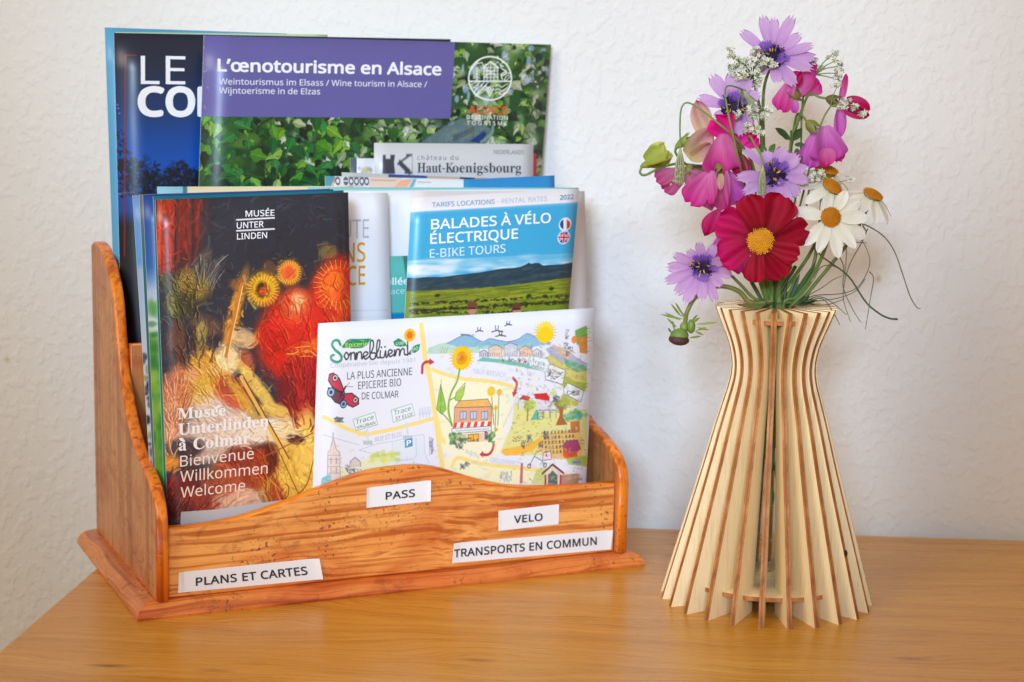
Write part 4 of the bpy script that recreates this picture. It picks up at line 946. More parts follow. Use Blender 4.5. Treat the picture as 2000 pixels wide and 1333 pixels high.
for x0, y0, x1, y1 in ((958, 776, 962, 830), (972, 775, 970, 832), (966, 800, 964, 850)): p.line([(x0, y0), (x1, y1)], 1.4, (100, 150, 80))
# shop
wash([(885, 797), (894, 784), (950, 780), (958, 795)], (244, 186, 96), .95, 40); wash([(885, 797), (958, 795), (957, 822), (884, 828)], (236, 166, 130), .9, 60)
pen([(885, 797), (894, 784), (950, 780), (958, 795), (885, 797), (884, 828)], .9); pen([(958, 795), (957, 846)], .9)
for x in (896, 916, 938):
    p.poly([(x, 805), (x + 12, 804), (x + 12, 819), (x, 820)], (196, 210, 236)); pen([(x, 805), (x + 12, 804), (x + 12, 819), (x, 820), (x, 805)], .8); pen([(x + 6, 804), (x + 6, 820)], .7)
for k in range(11):
    x = 884 + k * 6.7; p.poly([(x, 827 - k * .3), (x + 6.7, 826 - k * .3), (x + 4.5, 836 - k * .3), (x - 2.5, 837 - k * .3)], (226, 84, 50) if k % 2 == 0 else (246, 244, 246))
p.poly([(880, 838), (957, 833), (957, 842), (880, 848)], (240, 240, 246)); pen([(880, 838), (957, 833), (957, 842), (880, 848), (880, 838)], .8)
for k in range(22): p.line([(888 + k * 3, 843.5 - k * .2), (889.4 + k * 3, 841.5 - k * .2)], .9, (60, 140, 90), .8)
wash([(884, 850), (957, 844), (955, 862), (886, 866)], (240, 206, 186), .9, 30)
wash([(912, 850), (932, 848), (932, 862), (912, 863)], (252, 186, 50), .95, 12); pen([(912, 850), (932, 848), (932, 862), (912, 863), (912, 850)], .8); pen([(922, 849), (922, 863)], .8)
for k in range(60): p.ell(r2.choice((r2.uniform(876, 888), r2.uniform(886, 908), r2.uniform(953, 964))), r2.uniform(846, 868), r2.uniform(1.5, 4), r2.uniform(1, 3), r2.choice([(90, 150, 80), (60, 120, 70), (130, 180, 90)]), soft=.4, al=.7)
for k in range(8): scrib(920 + r2.uniform(-36, 36), 860, 5, 4, 6, wd=.7)
for k in range(4): scrib(947, 852, 4, 8, 7)
# farm, lower right
wash([(1002, 790), (1030, 780), (1090, 800), (1146, 800), (1146, 905), (1060, 890), (1000, 890), (976, 884), (985, 860), (998, 830)], (232, 226, 120), .8, 160)
wash([(976, 884), (980, 878), (1015, 872), (1040, 864), (1056, 852), (1058, 862), (1040, 880), (1010, 890), (985, 891)], (250, 190, 70), .95, 40)
wash([(1062, 850), (1130, 836), (1140, 870), (1132, 900), (1070, 896), (1052, 880)], (240, 190, 110), .85, 60)
for j in range(5):
    for k in range(9): p.ell(1062 + k * 7 + j, 846 + j * 9.5 - k * .4, 2.1, 2.6, r2.choice([(100, 110, 70), (140, 120, 70), (80, 80, 70)]), soft=.3, al=.8)
    pen([(1060 + j, 850 + j * 9.5), (1124 + j, 845 + j * 9.5)], .7, (150, 110, 70))
for x, y, r_, c in ((1029, 790, 13, (180, 210, 90)), (1100, 784, 22, (190, 196, 90)), (1094, 792, 12, (160, 176, 80)), (1124, 812, 15, (90, 180, 150)), (1108, 818, 9, (110, 180, 120))):
    for k in range(26): p.ell(x + r2.gauss(0, r_ * .5), y + r2.gauss(0, r_ * .3), r_ * .3, r_ * .22, jit(c, 26, r2), soft=.4, al=.7)
p.line([(1029, 798), (1028, 822)], 3, (176, 140, 90)); p.poly([(1090, 795), (1100, 795), (1098, 815), (1108, 830), (1084, 832), (1092, 812)], (176, 104, 64)); p.line([(1094, 800), (1084, 790)], 2, (176, 104, 64))
wash([(1034, 822), (1046, 800), (1052, 805), (1050, 820)], (90, 186, 160), .9, 12)
p.poly([(1041, 770), (1066, 768), (1073, 778), (1066, 784), (1044, 780)], (216, 50, 50)); p.ell(1066, 783, 6, 6, (220, 40, 46)); wash([(1046, 780), (1072, 784), (1070, 806), (1046, 802)], (226, 226, 236), .9, 10)
for k in range(3):
    wash([(1048 + k * 13, 806), (1048 + k * 13, 796), (1060 + k * 13, 796), (1060 + k * 13, 806)], (222, 220, 232), .8, 6); pen([(1048 + k * 13, 818), (1048 + k * 13, 802), (1059 + k * 13, 802), (1059 + k * 13, 818)], .9)
for k in range(7): scrib(1082 + r2.uniform(-10, 10), 780 + r2.uniform(-8, 12), 6, 6, 7)
p.poly([(1012, 780), (1020, 772), (1034, 776), (1030, 784)], (216, 80, 70)); wash([(1010, 784), (1022, 784), (1022, 800), (1010, 800)], (236, 226, 226), .8, 6); pen([(1010, 800), (1010, 784), (1019, 776), (1028, 784)], .8)
p.poly([(1096, 872), (1106, 862), (1128, 860), (1134, 878), (1126, 884), (1110, 882)], (170, 70, 110)); wash([(1098, 874), (1110, 884), (1126, 882), (1128, 896), (1100, 896)], (214, 90, 60), .95, 20); pen([(1096, 873), (1106, 862), (1128, 860), (1134, 878)], .9)
p.poly([(1113, 824), (1132, 822), (1132, 845), (1114, 847)], (206, 120, 70), .9); p.ell(1125, 838, 3, 3, (230, 190, 150))
wash([(1104, 896), (1146, 890), (1146, 912), (1110, 908)], (170, 196, 80), .8, 30); wash([(1116, 902), (1134, 900), (1132, 906), (1118, 907)], (120, 130, 200), .7, 8)
for x, y in ((1032, 858), (1064, 850), (1020, 868), (1055, 870)):
    for k in range(3): scrib(x, y, 5, 9, 7, (70, 80, 110), .8)
for k in range(30): x, y = r2.uniform(995, 1050), r2.uniform(826, 866); p.line([(x, y), (x + 3, y - .5)], .9, (110, 110, 70), .7)
# lorry / van / bike cart
for q in ([(1062, 718), (1076, 712), (1104, 724), (1098, 752), (1064, 742), (1062, 718)], [(1100, 760), (1108, 748), (1140, 764), (1134, 786), (1100, 770), (1100, 760)]):
    p.poly(q, (244, 244, 250), .9); pen(q, 1.0)
for k in range(9): scrib(1082 + r2.uniform(-12, 12), 732 + r2.uniform(-8, 8), 6, 5, 6)
for k in range(5): scrib(1118 + r2.uniform(-10, 10), 768, 8, 5, 6)
p.poly([(1060, 886), (1074, 882), (1076, 898), (1058, 900)], (246, 226, 234)); pen([(1060, 886), (1074, 882), (1076, 898), (1058, 900), (1060, 886)], 1.0); p.ell(1066, 890, 1.6, 2.4, (214, 50, 60))
for x, y in ((1032, 911), (1063, 909)): p.ell(x, y, 4, 4, (80, 84, 100)); p.ell(x, y, 2.4, 2.4, (240, 240, 246))
pen([(1032, 911), (1042, 892), (1056, 900), (1063, 909)], 1.2); pen([(1040, 895), (1046, 884), (1056, 880)], 1.1)
# chapel and wall, bottom right
wash([(1096, 928), (1130, 925), (1130, 948), (1096, 948)], (190, 140, 110), .9, 60); wash([(1046, 918), (1066, 912), (1072, 946), (1036, 946)], (200, 214, 120), .7, 40)
p.poly([(1062, 948), (1062, 926), (1078, 910), (1096, 926), (1096, 948)], (236, 222, 206)); p.line([(1058, 926), (1078, 908), (1100, 925)], 3.4, (120, 66, 60)); p.poly([(1069, 948), (1069, 930), (1078, 919), (1088, 930), (1088, 948)], (110, 120, 110)); 
for k in range(4): pen([(1070 + k * 4.6, 926), (1070 + k * 4.6, 948)], .8)
for y in (928, 935, 942): pen([(1069, y), (1088, y)], .7)
p.poly([(1062, 948), (1062, 928), (1066, 928), (1066, 948)], (190, 70, 66)); p.poly([(1092, 948), (1092, 928), (1096, 928), (1096, 948)], (190, 70, 66))
p.poly([(1015, 905), (1020, 905), (1019, 945), (1013, 945)], (200, 100, 120), .9)
for x in (978, 986, 994): 
    for k in range(2): scrib(x, 932, 5, 12, 8, (140, 160, 190), .8)
for x, y in ((900, 912), (910, 908), (898, 874), (892, 872)):
    for k in range(2): scrib(x, y, 6, 6, 8)
# arrows
RED = (204, 60, 74)
def arrow(q, hd, w=4.5): p.curve(q, w, RED); p.poly(hd, RED)
arrow([(822, 729), (823, 714), (829, 708), (838, 707)], [(836, 700), (846, 708), (836, 714)]); arrow([(1000, 739), (1007, 748), (1006, 758), (1003, 768)], [(998, 766), (1008, 768), (1000, 776)]); arrow([(962, 870), (958, 882), (950, 889), (938, 888)], [(941, 881), (934, 889), (942, 895)])
# butterfly
for sgn, wing in ((1, [(643, 732), (650, 729), (662, 740), (669, 758), (672, 768), (660, 764), (648, 756), (641, 744)]), (2, [(672, 770), (686, 769), (699, 779), (699, 790), (688, 796), (676, 790), (664, 778)]), (3, [(641, 758), (652, 762), (668, 768), (672, 776), (664, 790), (654, 786), (646, 776), (640, 768)])):
    p.poly(wing, (206, 56, 84) if sgn < 3 else (120, 60, 76)); pen(wing + wing[:1], 2.0, (50, 44, 56))
for x, y, r_, c in ((654, 739, 4.5, (236, 190, 180)), (693, 782, 4, (236, 190, 180)), (646, 767, 6, (150, 190, 220)), (670, 790, 5, (130, 180, 220))): p.ell(x, y, r_ + 1.4, r_ + 1.4, (50, 44, 60)); p.ell(x, y, r_, r_, c); p.ell(x, y, r_ * .5, r_ * .5, (50, 60, 90))
p.line([(674, 756), (664, 775)], 3, (70, 50, 60)); pen([(674, 756), (682, 748)], .8); pen([(674, 756), (688, 756)], .8)
for k in range(3): scrib(661, 820, 10, 7, 12, (100, 106, 124), .9)
# signs, park, church
def sign(q):
    p.poly(q, (242, 246, 248)); pen(q + q[:1], 1.2, (140, 190, 184))
sign([(688, 820), (730, 806), (736, 830), (694, 842)]); sign([(762, 802), (802, 789), (808, 812), (766, 826)]); sign([(1031, 702), (1036, 695), (1068, 702), (1072, 712), (1064, 728), (1032, 716)])
for x, y in ((715, 858), (792, 848)): p.poly([(x - 2, y - 22), (x + 2, y - 23), (x + 4, y + 2), (x, y + 2)], (222, 226, 236)); [pen([(x - 6 + k * 3, y + 4), (x - 5 + k * 3, y + 11)], 1.2, (80, 150, 150)) for k in range(6)]
BL = (190, 206, 226)
p.curve([(700, 880), (735, 868), (770, 862), (818, 850), (826, 856), (828, 888), (836, 905)], 1.0, BL); p.curve([(632, 850), (665, 860), (700, 870)], 1.0, BL)
p.poly([(764, 866), (818, 852), (824, 856), (826, 890), (820, 898), (772, 904), (764, 880)], (226, 236, 246), .6); pen([(764, 866), (764, 885)], .8, BL); pen([(772, 902), (805, 897), (811, 890), (810, 858)], 1.2, BL); p.curve([(700, 880), (730, 888), (760, 895), (768, 903)], 1.0, BL)
p.poly([(788, 860), (803, 856), (804, 872), (789, 876)], (80, 160, 206)); 
for k in range(60): p.ell(r2.uniform(724, 776), r2.uniform(888, 906) - 6 * math.sin((r2.random()) * 3), r2.uniform(3, 6), r2.uniform(2, 4), r2.choice([(214, 226, 130), (196, 216, 120), (228, 232, 150)]), soft=.5, al=.6)
p.poly([(640, 925), (700, 900), (760, 890), (760, 910), (640, 940)], (244, 240, 150), .5)
wash([(640, 950), (640, 884), (645, 880), (645, 868), (650, 856), (656, 868), (657, 880), (663, 885), (664, 950)], (238, 220, 208), .95, 60); pen([(638, 950), (640, 884), (645, 878), (650, 856), (656, 878), (663, 885), (664, 950)], .9, (130, 130, 150))
for y in (890, 898, 912, 925): pen([(640, y), (664, y)], .7, (150, 140, 150))
for x in (646, 656): pen([(x, 895), (x, 906)], 1.4, (120, 130, 170)); pen([(x, 914), (x, 924)], 1.2, (120, 130, 170))
pen([(650, 856), (650, 846)], 1.0)
wash([(682, 914), (683, 902), (692, 894), (702, 902), (703, 912)], (220, 206, 206), .9, 12); pen([(682, 914), (683, 902), (692, 894), (702, 902), (703, 912)], .9)
for k in range(12): scrib(690 + r2.uniform(-14, 14), 920 + r2.uniform(-8, 8), 5, 4, 6, (110, 110, 140), .8)
wash([(628, 935), (645, 925), (646, 946), (626, 950)], (130, 200, 200), .8, 30)
for y0 in range(4): pen([(818 + y0 * 6, 806), (818 + y0 * 6, 818)], .9, (176, 186, 214)); 
for k in range(8): pen([(817 + k * 3, 798 - k * .4), (817 + k * 3, 812 - k * .4)], .8, (176, 186, 214))
for k in range(3): scrib(840, 872, 5, 16, 10, (130, 140, 160), .8)
# dense pale pencil and watercolour marks over the drawn part
for k in range(420):
    x, y = r2.uniform(1000, 1144), r2.uniform(668, 946)
    if r2.random() < .5: y = 668 + (y - 668) * .5
    c = r2.choice([(120, 130, 150), (150, 150, 90), (160, 120, 90), (90, 140, 130), (180, 150, 170), (110, 110, 120)])
    q = [(x, y), (x + r2.uniform(-3, 3), y - r2.uniform(1, 4)), (x + r2.uniform(1, 5), y + r2.uniform(-3, 3))]; pen(q, r2.uniform(.5, .9), c, .55)
for k in range(240):
    x, y = r2.uniform(850, 1144), r2.uniform(672, 946)
    if 880 < x < 965 and 780 < y < 870: continue
    p.ell(x, y, r2.uniform(2, 7), r2.uniform(1, 3), r2.choice([(250, 236, 160), (206, 226, 190), (226, 206, 190), (190, 214, 230), (240, 220, 150)]), r2.uniform(-.6, .6), .35, soft=.6)
for k in range(16):
    x, y = r2.uniform(1000, 1140), r2.uniform(690, 900); w_ = r2.uniform(3, 6)
    pen([(x, y), (x, y - w_), (x + w_ * .6, y - w_ * 1.6), (x + w_ * 1.2, y - w_), (x + w_ * 1.2, y), (x, y)], .7, (110, 104, 120), .8); p.poly([(x, y - w_), (x + w_ * .6, y - w_ * 1.6), (x + w_ * 1.2, y - w_)], r2.choice([(222, 120, 90), (200, 90, 80), (180, 150, 200)]), .8)
for k in range(60):
    x, y = r2.uniform(640, 840), r2.uniform(880, 946); pen([(x, y), (x + r2.uniform(-3, 3), y - r2.uniform(1, 5))], .6, (150, 156, 176), .6)
# logo
GRN, DK, INKG = (26, 150, 96), (60, 62, 70), (64, 156, 122)
p.curve([(664, 674), (660, 666), (652, 666), (648, 674), (654, 684), (664, 693), (666, 703), (658, 708), (648, 704), (646, 697), (651, 694)], 4.2, INKG)
p.curve([(668, 678), (680, 665), (700, 664), (722, 663)], 2, GRN); p.poly([(668, 680), (676, 668), (690, 664), (706, 666), (722, 663), (716, 674), (706, 680), (690, 681), (678, 680)], GRN)
p.poly([(766, 668), (776, 661), (788, 668), (793, 676), (780, 678), (769, 676)], GRN); p.poly([(797, 688), (806, 676), (818, 672), (816, 684), (808, 690)], GRN)
p.line([(793, 676), (794, 692), (800, 692)], 2, DK); p.line([(794, 668), (794, 695)], 2, DK)
x = 672
def loop(x, y, w, h): p.curve([(x, y), (x + w * .5, y + h), (x + w, y), (x + w * .5, y - h), (x, y)], 2.4, DK, n=20)
loop(671, 696, 9, 7)
p.curve([(680, 696), (684, 690), (684, 703), (685, 692), (691, 690), (692, 702), (694, 702)], 2.4, DK); p.curve([(693, 702), (695, 690), (695, 702), (698, 690), (704, 689), (705, 701), (707, 700)], 2.4, DK)
p.curve([(707, 698), (714, 695), (717, 690), (712, 688), (708, 694), (712, 702), (719, 698)], 2.4, DK); p.curve([(719, 698), (727, 680), (727, 667), (722, 668), (721, 690), (723, 702), (731, 700), (732, 691), (725, 690)], 2.4, DK)
p.curve([(731, 697), (738, 682), (740, 667), (736, 666), (734, 680), (735, 698), (740, 699)], 2.4, DK); p.curve([(741, 686), (741, 698), (748, 698), (751, 686), (752, 698), (755, 697)], 2.4, DK); p.ell(743, 679, 1.5, 1.5, DK); p.ell(750, 678, 1.5, 1.5, DK)
p.curve([(755, 694), (762, 690), (764, 686), (759, 684), (756, 690), (760, 697), (767, 693)], 2.4, DK); p.curve([(768, 696), (769, 684), (770, 695), (773, 684), (778, 684), (778, 695), (782, 683), (787, 683), (788, 693), (795, 692), (801, 686)], 2.4, DK)
L.body(print_mat('grocery_print', p.image('grocery_face'), .45)); L.pages(.0006)
TG = (70, 72, 82)
L.text([('Epicerie', (674, 679), (716, 676), 8.5, (226, 242, 90), .0), ('cop', (771, 675), (787, 672), 7, (226, 246, 232), .0), ('bio', (800, 688), (814, 683), 8, (226, 246, 232), .0),
        ('Coopérative bio depuis 1981', (645, 719), (808, 708), 8.5, (190, 190, 200), -.014), ('LA PLUS ANCIENNE', (677, 742), (802, 733), 14.5, TG, -.014), ('EPICERIE BIO', (698, 761), (781, 754), 14.5, TG, -.014), ('DE COLMAR', (705, 781), (776, 777), 13.5, TG, -.014),
        ('Trace', (693, 830), (728, 819), 9, (60, 150, 120), -.008), ('VAUBAN', (695, 839), (731, 829), 6, TG, -.012), ('Trace', (767, 812), (800, 802), 9, (60, 150, 120), -.008), ('ST ELOI', (770, 822), (803, 812), 6.5, TG, -.012),
        ('RUE ST ELOI', (731, 864), (782, 853), 9, (176, 180, 196), -.02), ('P', (792, 871.5), (800, 870), 10, (244, 248, 252), .02), ('NEUF-BRISACH', (922, 730), (985, 738), 10, (190, 194, 210), -.022),
        ('RUE NEFFTZER', (980, 838), (1010, 778), 9, (190, 194, 210), -.022), ('RUE DU', (907, 886), (932, 895), 8, (176, 184, 206), -.022), ('GRILLENBREIT', (955, 903), (1012, 911), 9, (190, 194, 210), -.022), ('Trace', (1037, 709), (1063, 716), 8, (60, 150, 120), -.008), ('GRAND RUE', (1035, 716.5), (1062, 724), 5.5, TG, -.012)])

# ------------------------------------------------------------------ slatted plywood vase
VX, VY = 0.1315, 0.8517
VC = Vector((VX, VY, 0))
def ply():
    m = Mat('birch_plywood', 0.55, 0.35)
    c = m.mix(m.noise(m.coord('Object', (60, 60, 7)), 6, 4, .6), S(252, 236, 198), S(246, 222, 172))
    c = m.mix(m.ramp(m.noise(m.coord('Object', (300, 300, 16)), 4, 3), [(.5, (0, 0, 0, 1)), (.75, (.35, .35, .35, 1))]), c, S(196, 156, 104))
    m.col(c); m.bump(m.noise(m.coord('Object', (300, 300, 16)), 4, 3), .1, .0003); return m.m
def PLYS(m):
    sp = m.n('ShaderNodeSeparateXYZ'); m.l(m.n('ShaderNodeTexCoord').outputs['Object'], sp.inputs[0])
    mr = m.n('ShaderNodeMapRange'); mr.inputs[1].default_value = -0.0013; mr.inputs[2].default_value = 0.0013; m.l(sp.outputs[1], mr.inputs[0])
    return m.ramp(mr.outputs[0], [(0.0, (0, 0, 0, 1)), (0.32, (0, 0, 0, 1)), (0.38, (.55, .55, .55, 1)), (0.62, (.55, .55, .55, 1)), (0.68, (0, 0, 0, 1)), (1.0, (0, 0, 0, 1))])
def burnt():
    m = Mat('laser_cut_edge', 0.6, 0.3)
    m.col(m.mix(PLYS(m), m.ramp(m.noise(m.coord('Object', (1, 1, .3)), 200, 5, .7), [(.3, S(132, 80, 38)), (.5, S(178, 114, 62)), (.8, S(216, 162, 106))]), S(122, 72, 34))); return m.m
M_PLY, M_BURN = ply(), burnt()
vase = empty('slatted_vase', (VX, VY, 0), 'pale plywood vase of flared vertical slats with a glass tube inside', 'vase')
rprof = [(0.0534, 0.0), (0.0485, 0.0180), (0.0432, 0.0370), (0.0380, 0.0555), (0.0330, 0.0735), (0.0294, 0.0870), (0.0270, 0.0955), (0.0245, 0.1040), (0.0226, 0.1105),
         (0.0214, 0.1165), (0.0213, 0.1225), (0.0224, 0.1290), (0.0243, 0.1350), (0.0268, 0.1410), (0.0304, 0.1500)]
outer = smooth_curve(rprof, 56)
TH = 0.0013
RIZ, RIR = [0, .03, .06, .09, .105, .12, .15], [.0265, .0225, .0187, .0148, .0120, .0102, .0096]
def slat_mesh():
    ol = [(r, z) for r, z in outer] ; n = len(ol)
    vs, fs, fm = [], [], []
    for y in (-TH, TH):
        for r, z in ol: vs.append((r, y, z))
        for r, z in ol: vs.append((float(np.interp(z, RIZ, RIR)), y, z))
    N = 2 * n
    for k in range(n - 1):
        fs.append((k, k + 1, n + k + 1, n + k)); fm.append(0)
        fs.append((N + k, N + n + k, N + n + k + 1, N + k + 1)); fm.append(0)
        fs.append((k, N + k, N + k + 1, k + 1)); fm.append(1)
        fs.append((n + k, n + k + 1, N + n + k + 1, N + n + k)); fm.append(1)
    fs.append((0, n, N + n, N)); fm.append(1)
    fs.append((n - 1, N + n - 1, N + 2 * n - 1, 2 * n - 1)); fm.append(1)
    return vs, fs, fm
vs, fs, fm = slat_mesh()
slat0 = mesh_obj('slat', vs, fs, [M_PLY, M_BURN], vase, fm=fm, local=True)
import bmesh
bm = bmesh.new(); bm.from_mesh(slat0.data); bmesh.ops.recalc_face_normals(bm, faces=bm.faces); bm.to_mesh(slat0.data); bm.free()
PH = 3.2186
slat0.rotation_euler = (0, 0, PH)
for k in range(1, 24):
    o = slat0.copy(); COL.objects.link(o); o.parent = vase; o.rotation_euler = (0, 0, PH + k * math.pi / 12)
def disc(name, r_out, r_in, z, t, n=48):
    vs, fs, fm = [], [], []
    for zz in (z, z + t):
        for r in (r_out, max(r_in, .0001)):
            for k in range(n):
                a = 2 * math.pi * k / n; vs.append((r * math.cos(a), r * math.sin(a), zz))
    for k in range(n):
        j = (k + 1) % n
        fs.append((2 * n + k, 2 * n + j, 3 * n + j, 3 * n + k)); fm.append(0)
        fs.append((k, n + k, n + j, j)); fm.append(0)
        fs.append((k, j, 2 * n + j, 2 * n + k)); fm.append(1)
        fs.append((n + k, 3 * n + k, 3 * n + j, n + j)); fm.append(1)
    return mesh_obj(name, vs, fs, [M_PLY, M_BURN], vase, fm=fm, local=True)
disc('base_disc', 0.0420, 0.0, 0.0100, 0.0022)
disc('collar_ring', 0.0233, 0.0072, 0.1432, 0.0022)
# small dark knot on one slat's edge
kn = aty(1619, 1042, VY - 0.034)
def blob(name, c, rx_, ry_, rz_, mat, parent, seg=10, rings=7, f=None):
    vs, fs = [], []
    for j in range(rings + 1):
        for i in range(seg):
            a, b = 2 * math.pi * i / seg, math.pi * j / rings
            q = Vector((rx_ * math.cos(a) * math.sin(b), ry_ * math.sin(a) * math.sin(b), rz_ * math.cos(b)))
            if f: q = f(q)
            vs.append(Vector(c) + q)
    for j in range(rings):
        for i in range(seg): fs.append((j * seg + i, (j + 1) * seg + i, (j + 1) * seg + (i + 1) % seg, j * seg + (i + 1) % seg))
    return mesh_obj(name, vs, fs, mat, parent, smooth=True)

# glass tube
gm = Mat('clear_glass', 0.02, 0.5)
def thin_glass(m, tint):
    tr = m.n('ShaderNodeBsdfTransparent'); tr.inputs[0].default_value = tint
    gl = m.n('ShaderNodeBsdfGlossy'); gl.inputs['Roughness'].default_value = 0.02
    lw = m.n('ShaderNodeLayerWeight'); lw.inputs[0].default_value = 0.5
    fr = m.ramp(lw.outputs['Facing'], [(0.0, (.03, .03, .03, 1)), (.7, (.08, .08, .08, 1)), (1.0, (.65, .65, .65, 1))])
    mx = m.n('ShaderNodeMixShader'); m.l(fr, mx.inputs[0]); m.l(tr.outputs[0], mx.inputs[1]); m.l(gl.outputs[0], mx.inputs[2])
    m.l(mx.outputs[0], m.t.nodes['Material Output'].inputs[0])
thin_glass(gm, (0.97, 0.985, 0.98, 1))
tube = empty('glass_tube', (VX, VY, 0.0118), 'clear glass test tube holding the stems inside the slatted vase', 'glass tube')
def lathe(name, prof, mat, parent, n=32, local=True):
    vs, fs = [], []
    for r, z in prof:
        for k in range(n): a = 2 * math.pi * k / n; vs.append((max(r, 1e-5) * math.cos(a), max(r, 1e-5) * math.sin(a), z))
    for j in range(len(prof) - 1):
        for k in range(n): fs.append((j * n + k, j * n + (k + 1) % n, (j + 1) * n + (k + 1) % n, (j + 1) * n + k))
    return mesh_obj(name, vs, fs, mat, parent, smooth=True, local=local)
HT = 0.1405
lathe('glass', [(0, 0), (0.0045, 0.0003), (0.0063, 0.0022), (0.0068, 0.0050), (0.0068, HT - 0.002), (0.0076, HT), (0.0074, HT + 0.0006), (0.0061, HT - 0.002), (0.0061, 0.0062), (0.0050, 0.0038), (0.003, 0.0026), (0, 0.0024)], gm.m, tube)
wm = Mat('water', 0.0, 0.5); thin_glass(wm, (0.98, 0.99, 0.985, 1))
lathe('water', [(0, 0.0027), (0.003, 0.0029), (0.0049, 0.0041), (0.00600, 0.0064), (0.00600, 0.018), (0, 0.018)], wm.m, tube)

# ------------------------------------------------------------------ plant helpers
def petal_mat(name, base, tip, vein=0.25, trans=0.35, mid=None, rough=0.55, streak=26):
    m = Mat(name, rough, 0.25)
    uv = m.n('ShaderNodeUVMap'); sp = m.n('ShaderNodeSeparateXYZ'); m.l(uv.outputs[0], sp.inputs[0])
    stops = [(0.0, base), (1.0, tip)] if mid is None else [(0.0, base), (0.35, mid), (1.0, tip)]
    c = m.ramp(sp.outputs[1], stops)
    mp = m.n('ShaderNodeMapping'); mp.inputs['Scale'].default_value = (streak, 1.6, 1); m.l(uv.outputs[0], mp.inputs[0])
    vn = m.noise(mp.outputs[0], 1.0, 3, .6)
    k = m.ramp(vn, [(0.42, (0, 0, 0, 1)), (0.70, (vein,) * 3 + (1,))])
    c = m.mix(k, c, m.mix(1.0, c, (0.50, 0.42, 0.52, 1), 'MULTIPLY'))
    blot = m.noise(m.coord('Object'), 160, 3)
    c = m.mix(m.ramp(blot, [(0.4, (0, 0, 0, 1)), (0.8, (.5, .5, .5, 1))]), c, m.mix(1.0, c, (0.80, 0.78, 0.84, 1), 'MULTIPLY'))
    m.col(c)
    tr = m.n('ShaderNodeBsdfTranslucent'); m.l(c, tr.inputs[0])
    mx = m.n('ShaderNodeMixShader'); mx.inputs[0].default_value = trans
    out = m.t.nodes['Material Output']
    m.l(m.b.outputs[0], mx.inputs[1]); m.l(tr.outputs[0], mx.inputs[2]); m.l(mx.outputs[0], out.inputs[0])
    m.bump(vn, 0.25, 0.0004)
    return m.m
def green(name, a, b, rough=0.5):
    m = Mat(name, rough, 0.35); m.col(m.mix(m.noise(m.coord('Object'), 220, 3), a, b)); return m.m
G_STEM = green('stem_green', S(92, 118, 52), S(120, 142, 70)); G_DARK = green('dark_leaf_green', S(44, 72, 36), S(70, 100, 52)); G_BUD = green('bud_green', S(104, 124, 40), S(140, 150, 62))
G_OLIVE = green('olive_stem', S(104, 108, 48), S(132, 128, 62)); G_GREY = green('grey_wiry_leaf', S(66, 80, 58), S(92, 102, 74)); G_BROWN = green('brown_stem', S(112, 84, 48), S(96, 100, 50))
G_PALE = green('pale_green', S(146, 150, 100), S(176, 178, 134))
def tube_mesh(pts, r0, r1=None, seg=6, n=None):
    r1 = r0 if r1 is None else r1
    P = [Vector(q) for q in smooth_curve([tuple(q) for q in pts], n or max(6, 5 * (len(pts) - 1)))]
    vs, fs = [], []; up = Vector((0.3, 1, 0.1)).normalized()
    for k, q in enumerate(P):
        d = (P[min(k + 1, len(P) - 1)] - P[max(k - 1, 0)]).normalized()
        a = d.cross(up); a = a.normalized() if a.length > 1e-5 else Vector((1, 0, 0)); b = d.cross(a).normalized()
        r = r0 + (r1 - r0) * k / (len(P) - 1)
        for j in range(seg):
            t = 2 * math.pi * j / seg; vs.append(q + a * (r * math.cos(t)) + b * (r * math.sin(t)))
    for k in range(len(P) - 1):
        for j in range(seg): fs.append((k * seg + j, k * seg + (j + 1) % seg, (k + 1) * seg + (j + 1) % seg, (k + 1) * seg + j))
    fs.append(tuple(range(seg))); fs.append(tuple((len(P) - 1) * seg + j for j in range(seg))[::-1])
    return vs, fs
def join(parts):
    vs, fs = [], []
    for v_, f_ in parts:
        o = len(vs); vs += list(v_); fs += [tuple(i + o for i in q) for q in f_]
    return vs, fs
def stem(name, pts, r0, r1, mat, parent, seg=7):
    v_, f_ = tube_mesh(pts, r0, r1, seg); return mesh_obj(name, v_, f_, mat, parent, smooth=True)
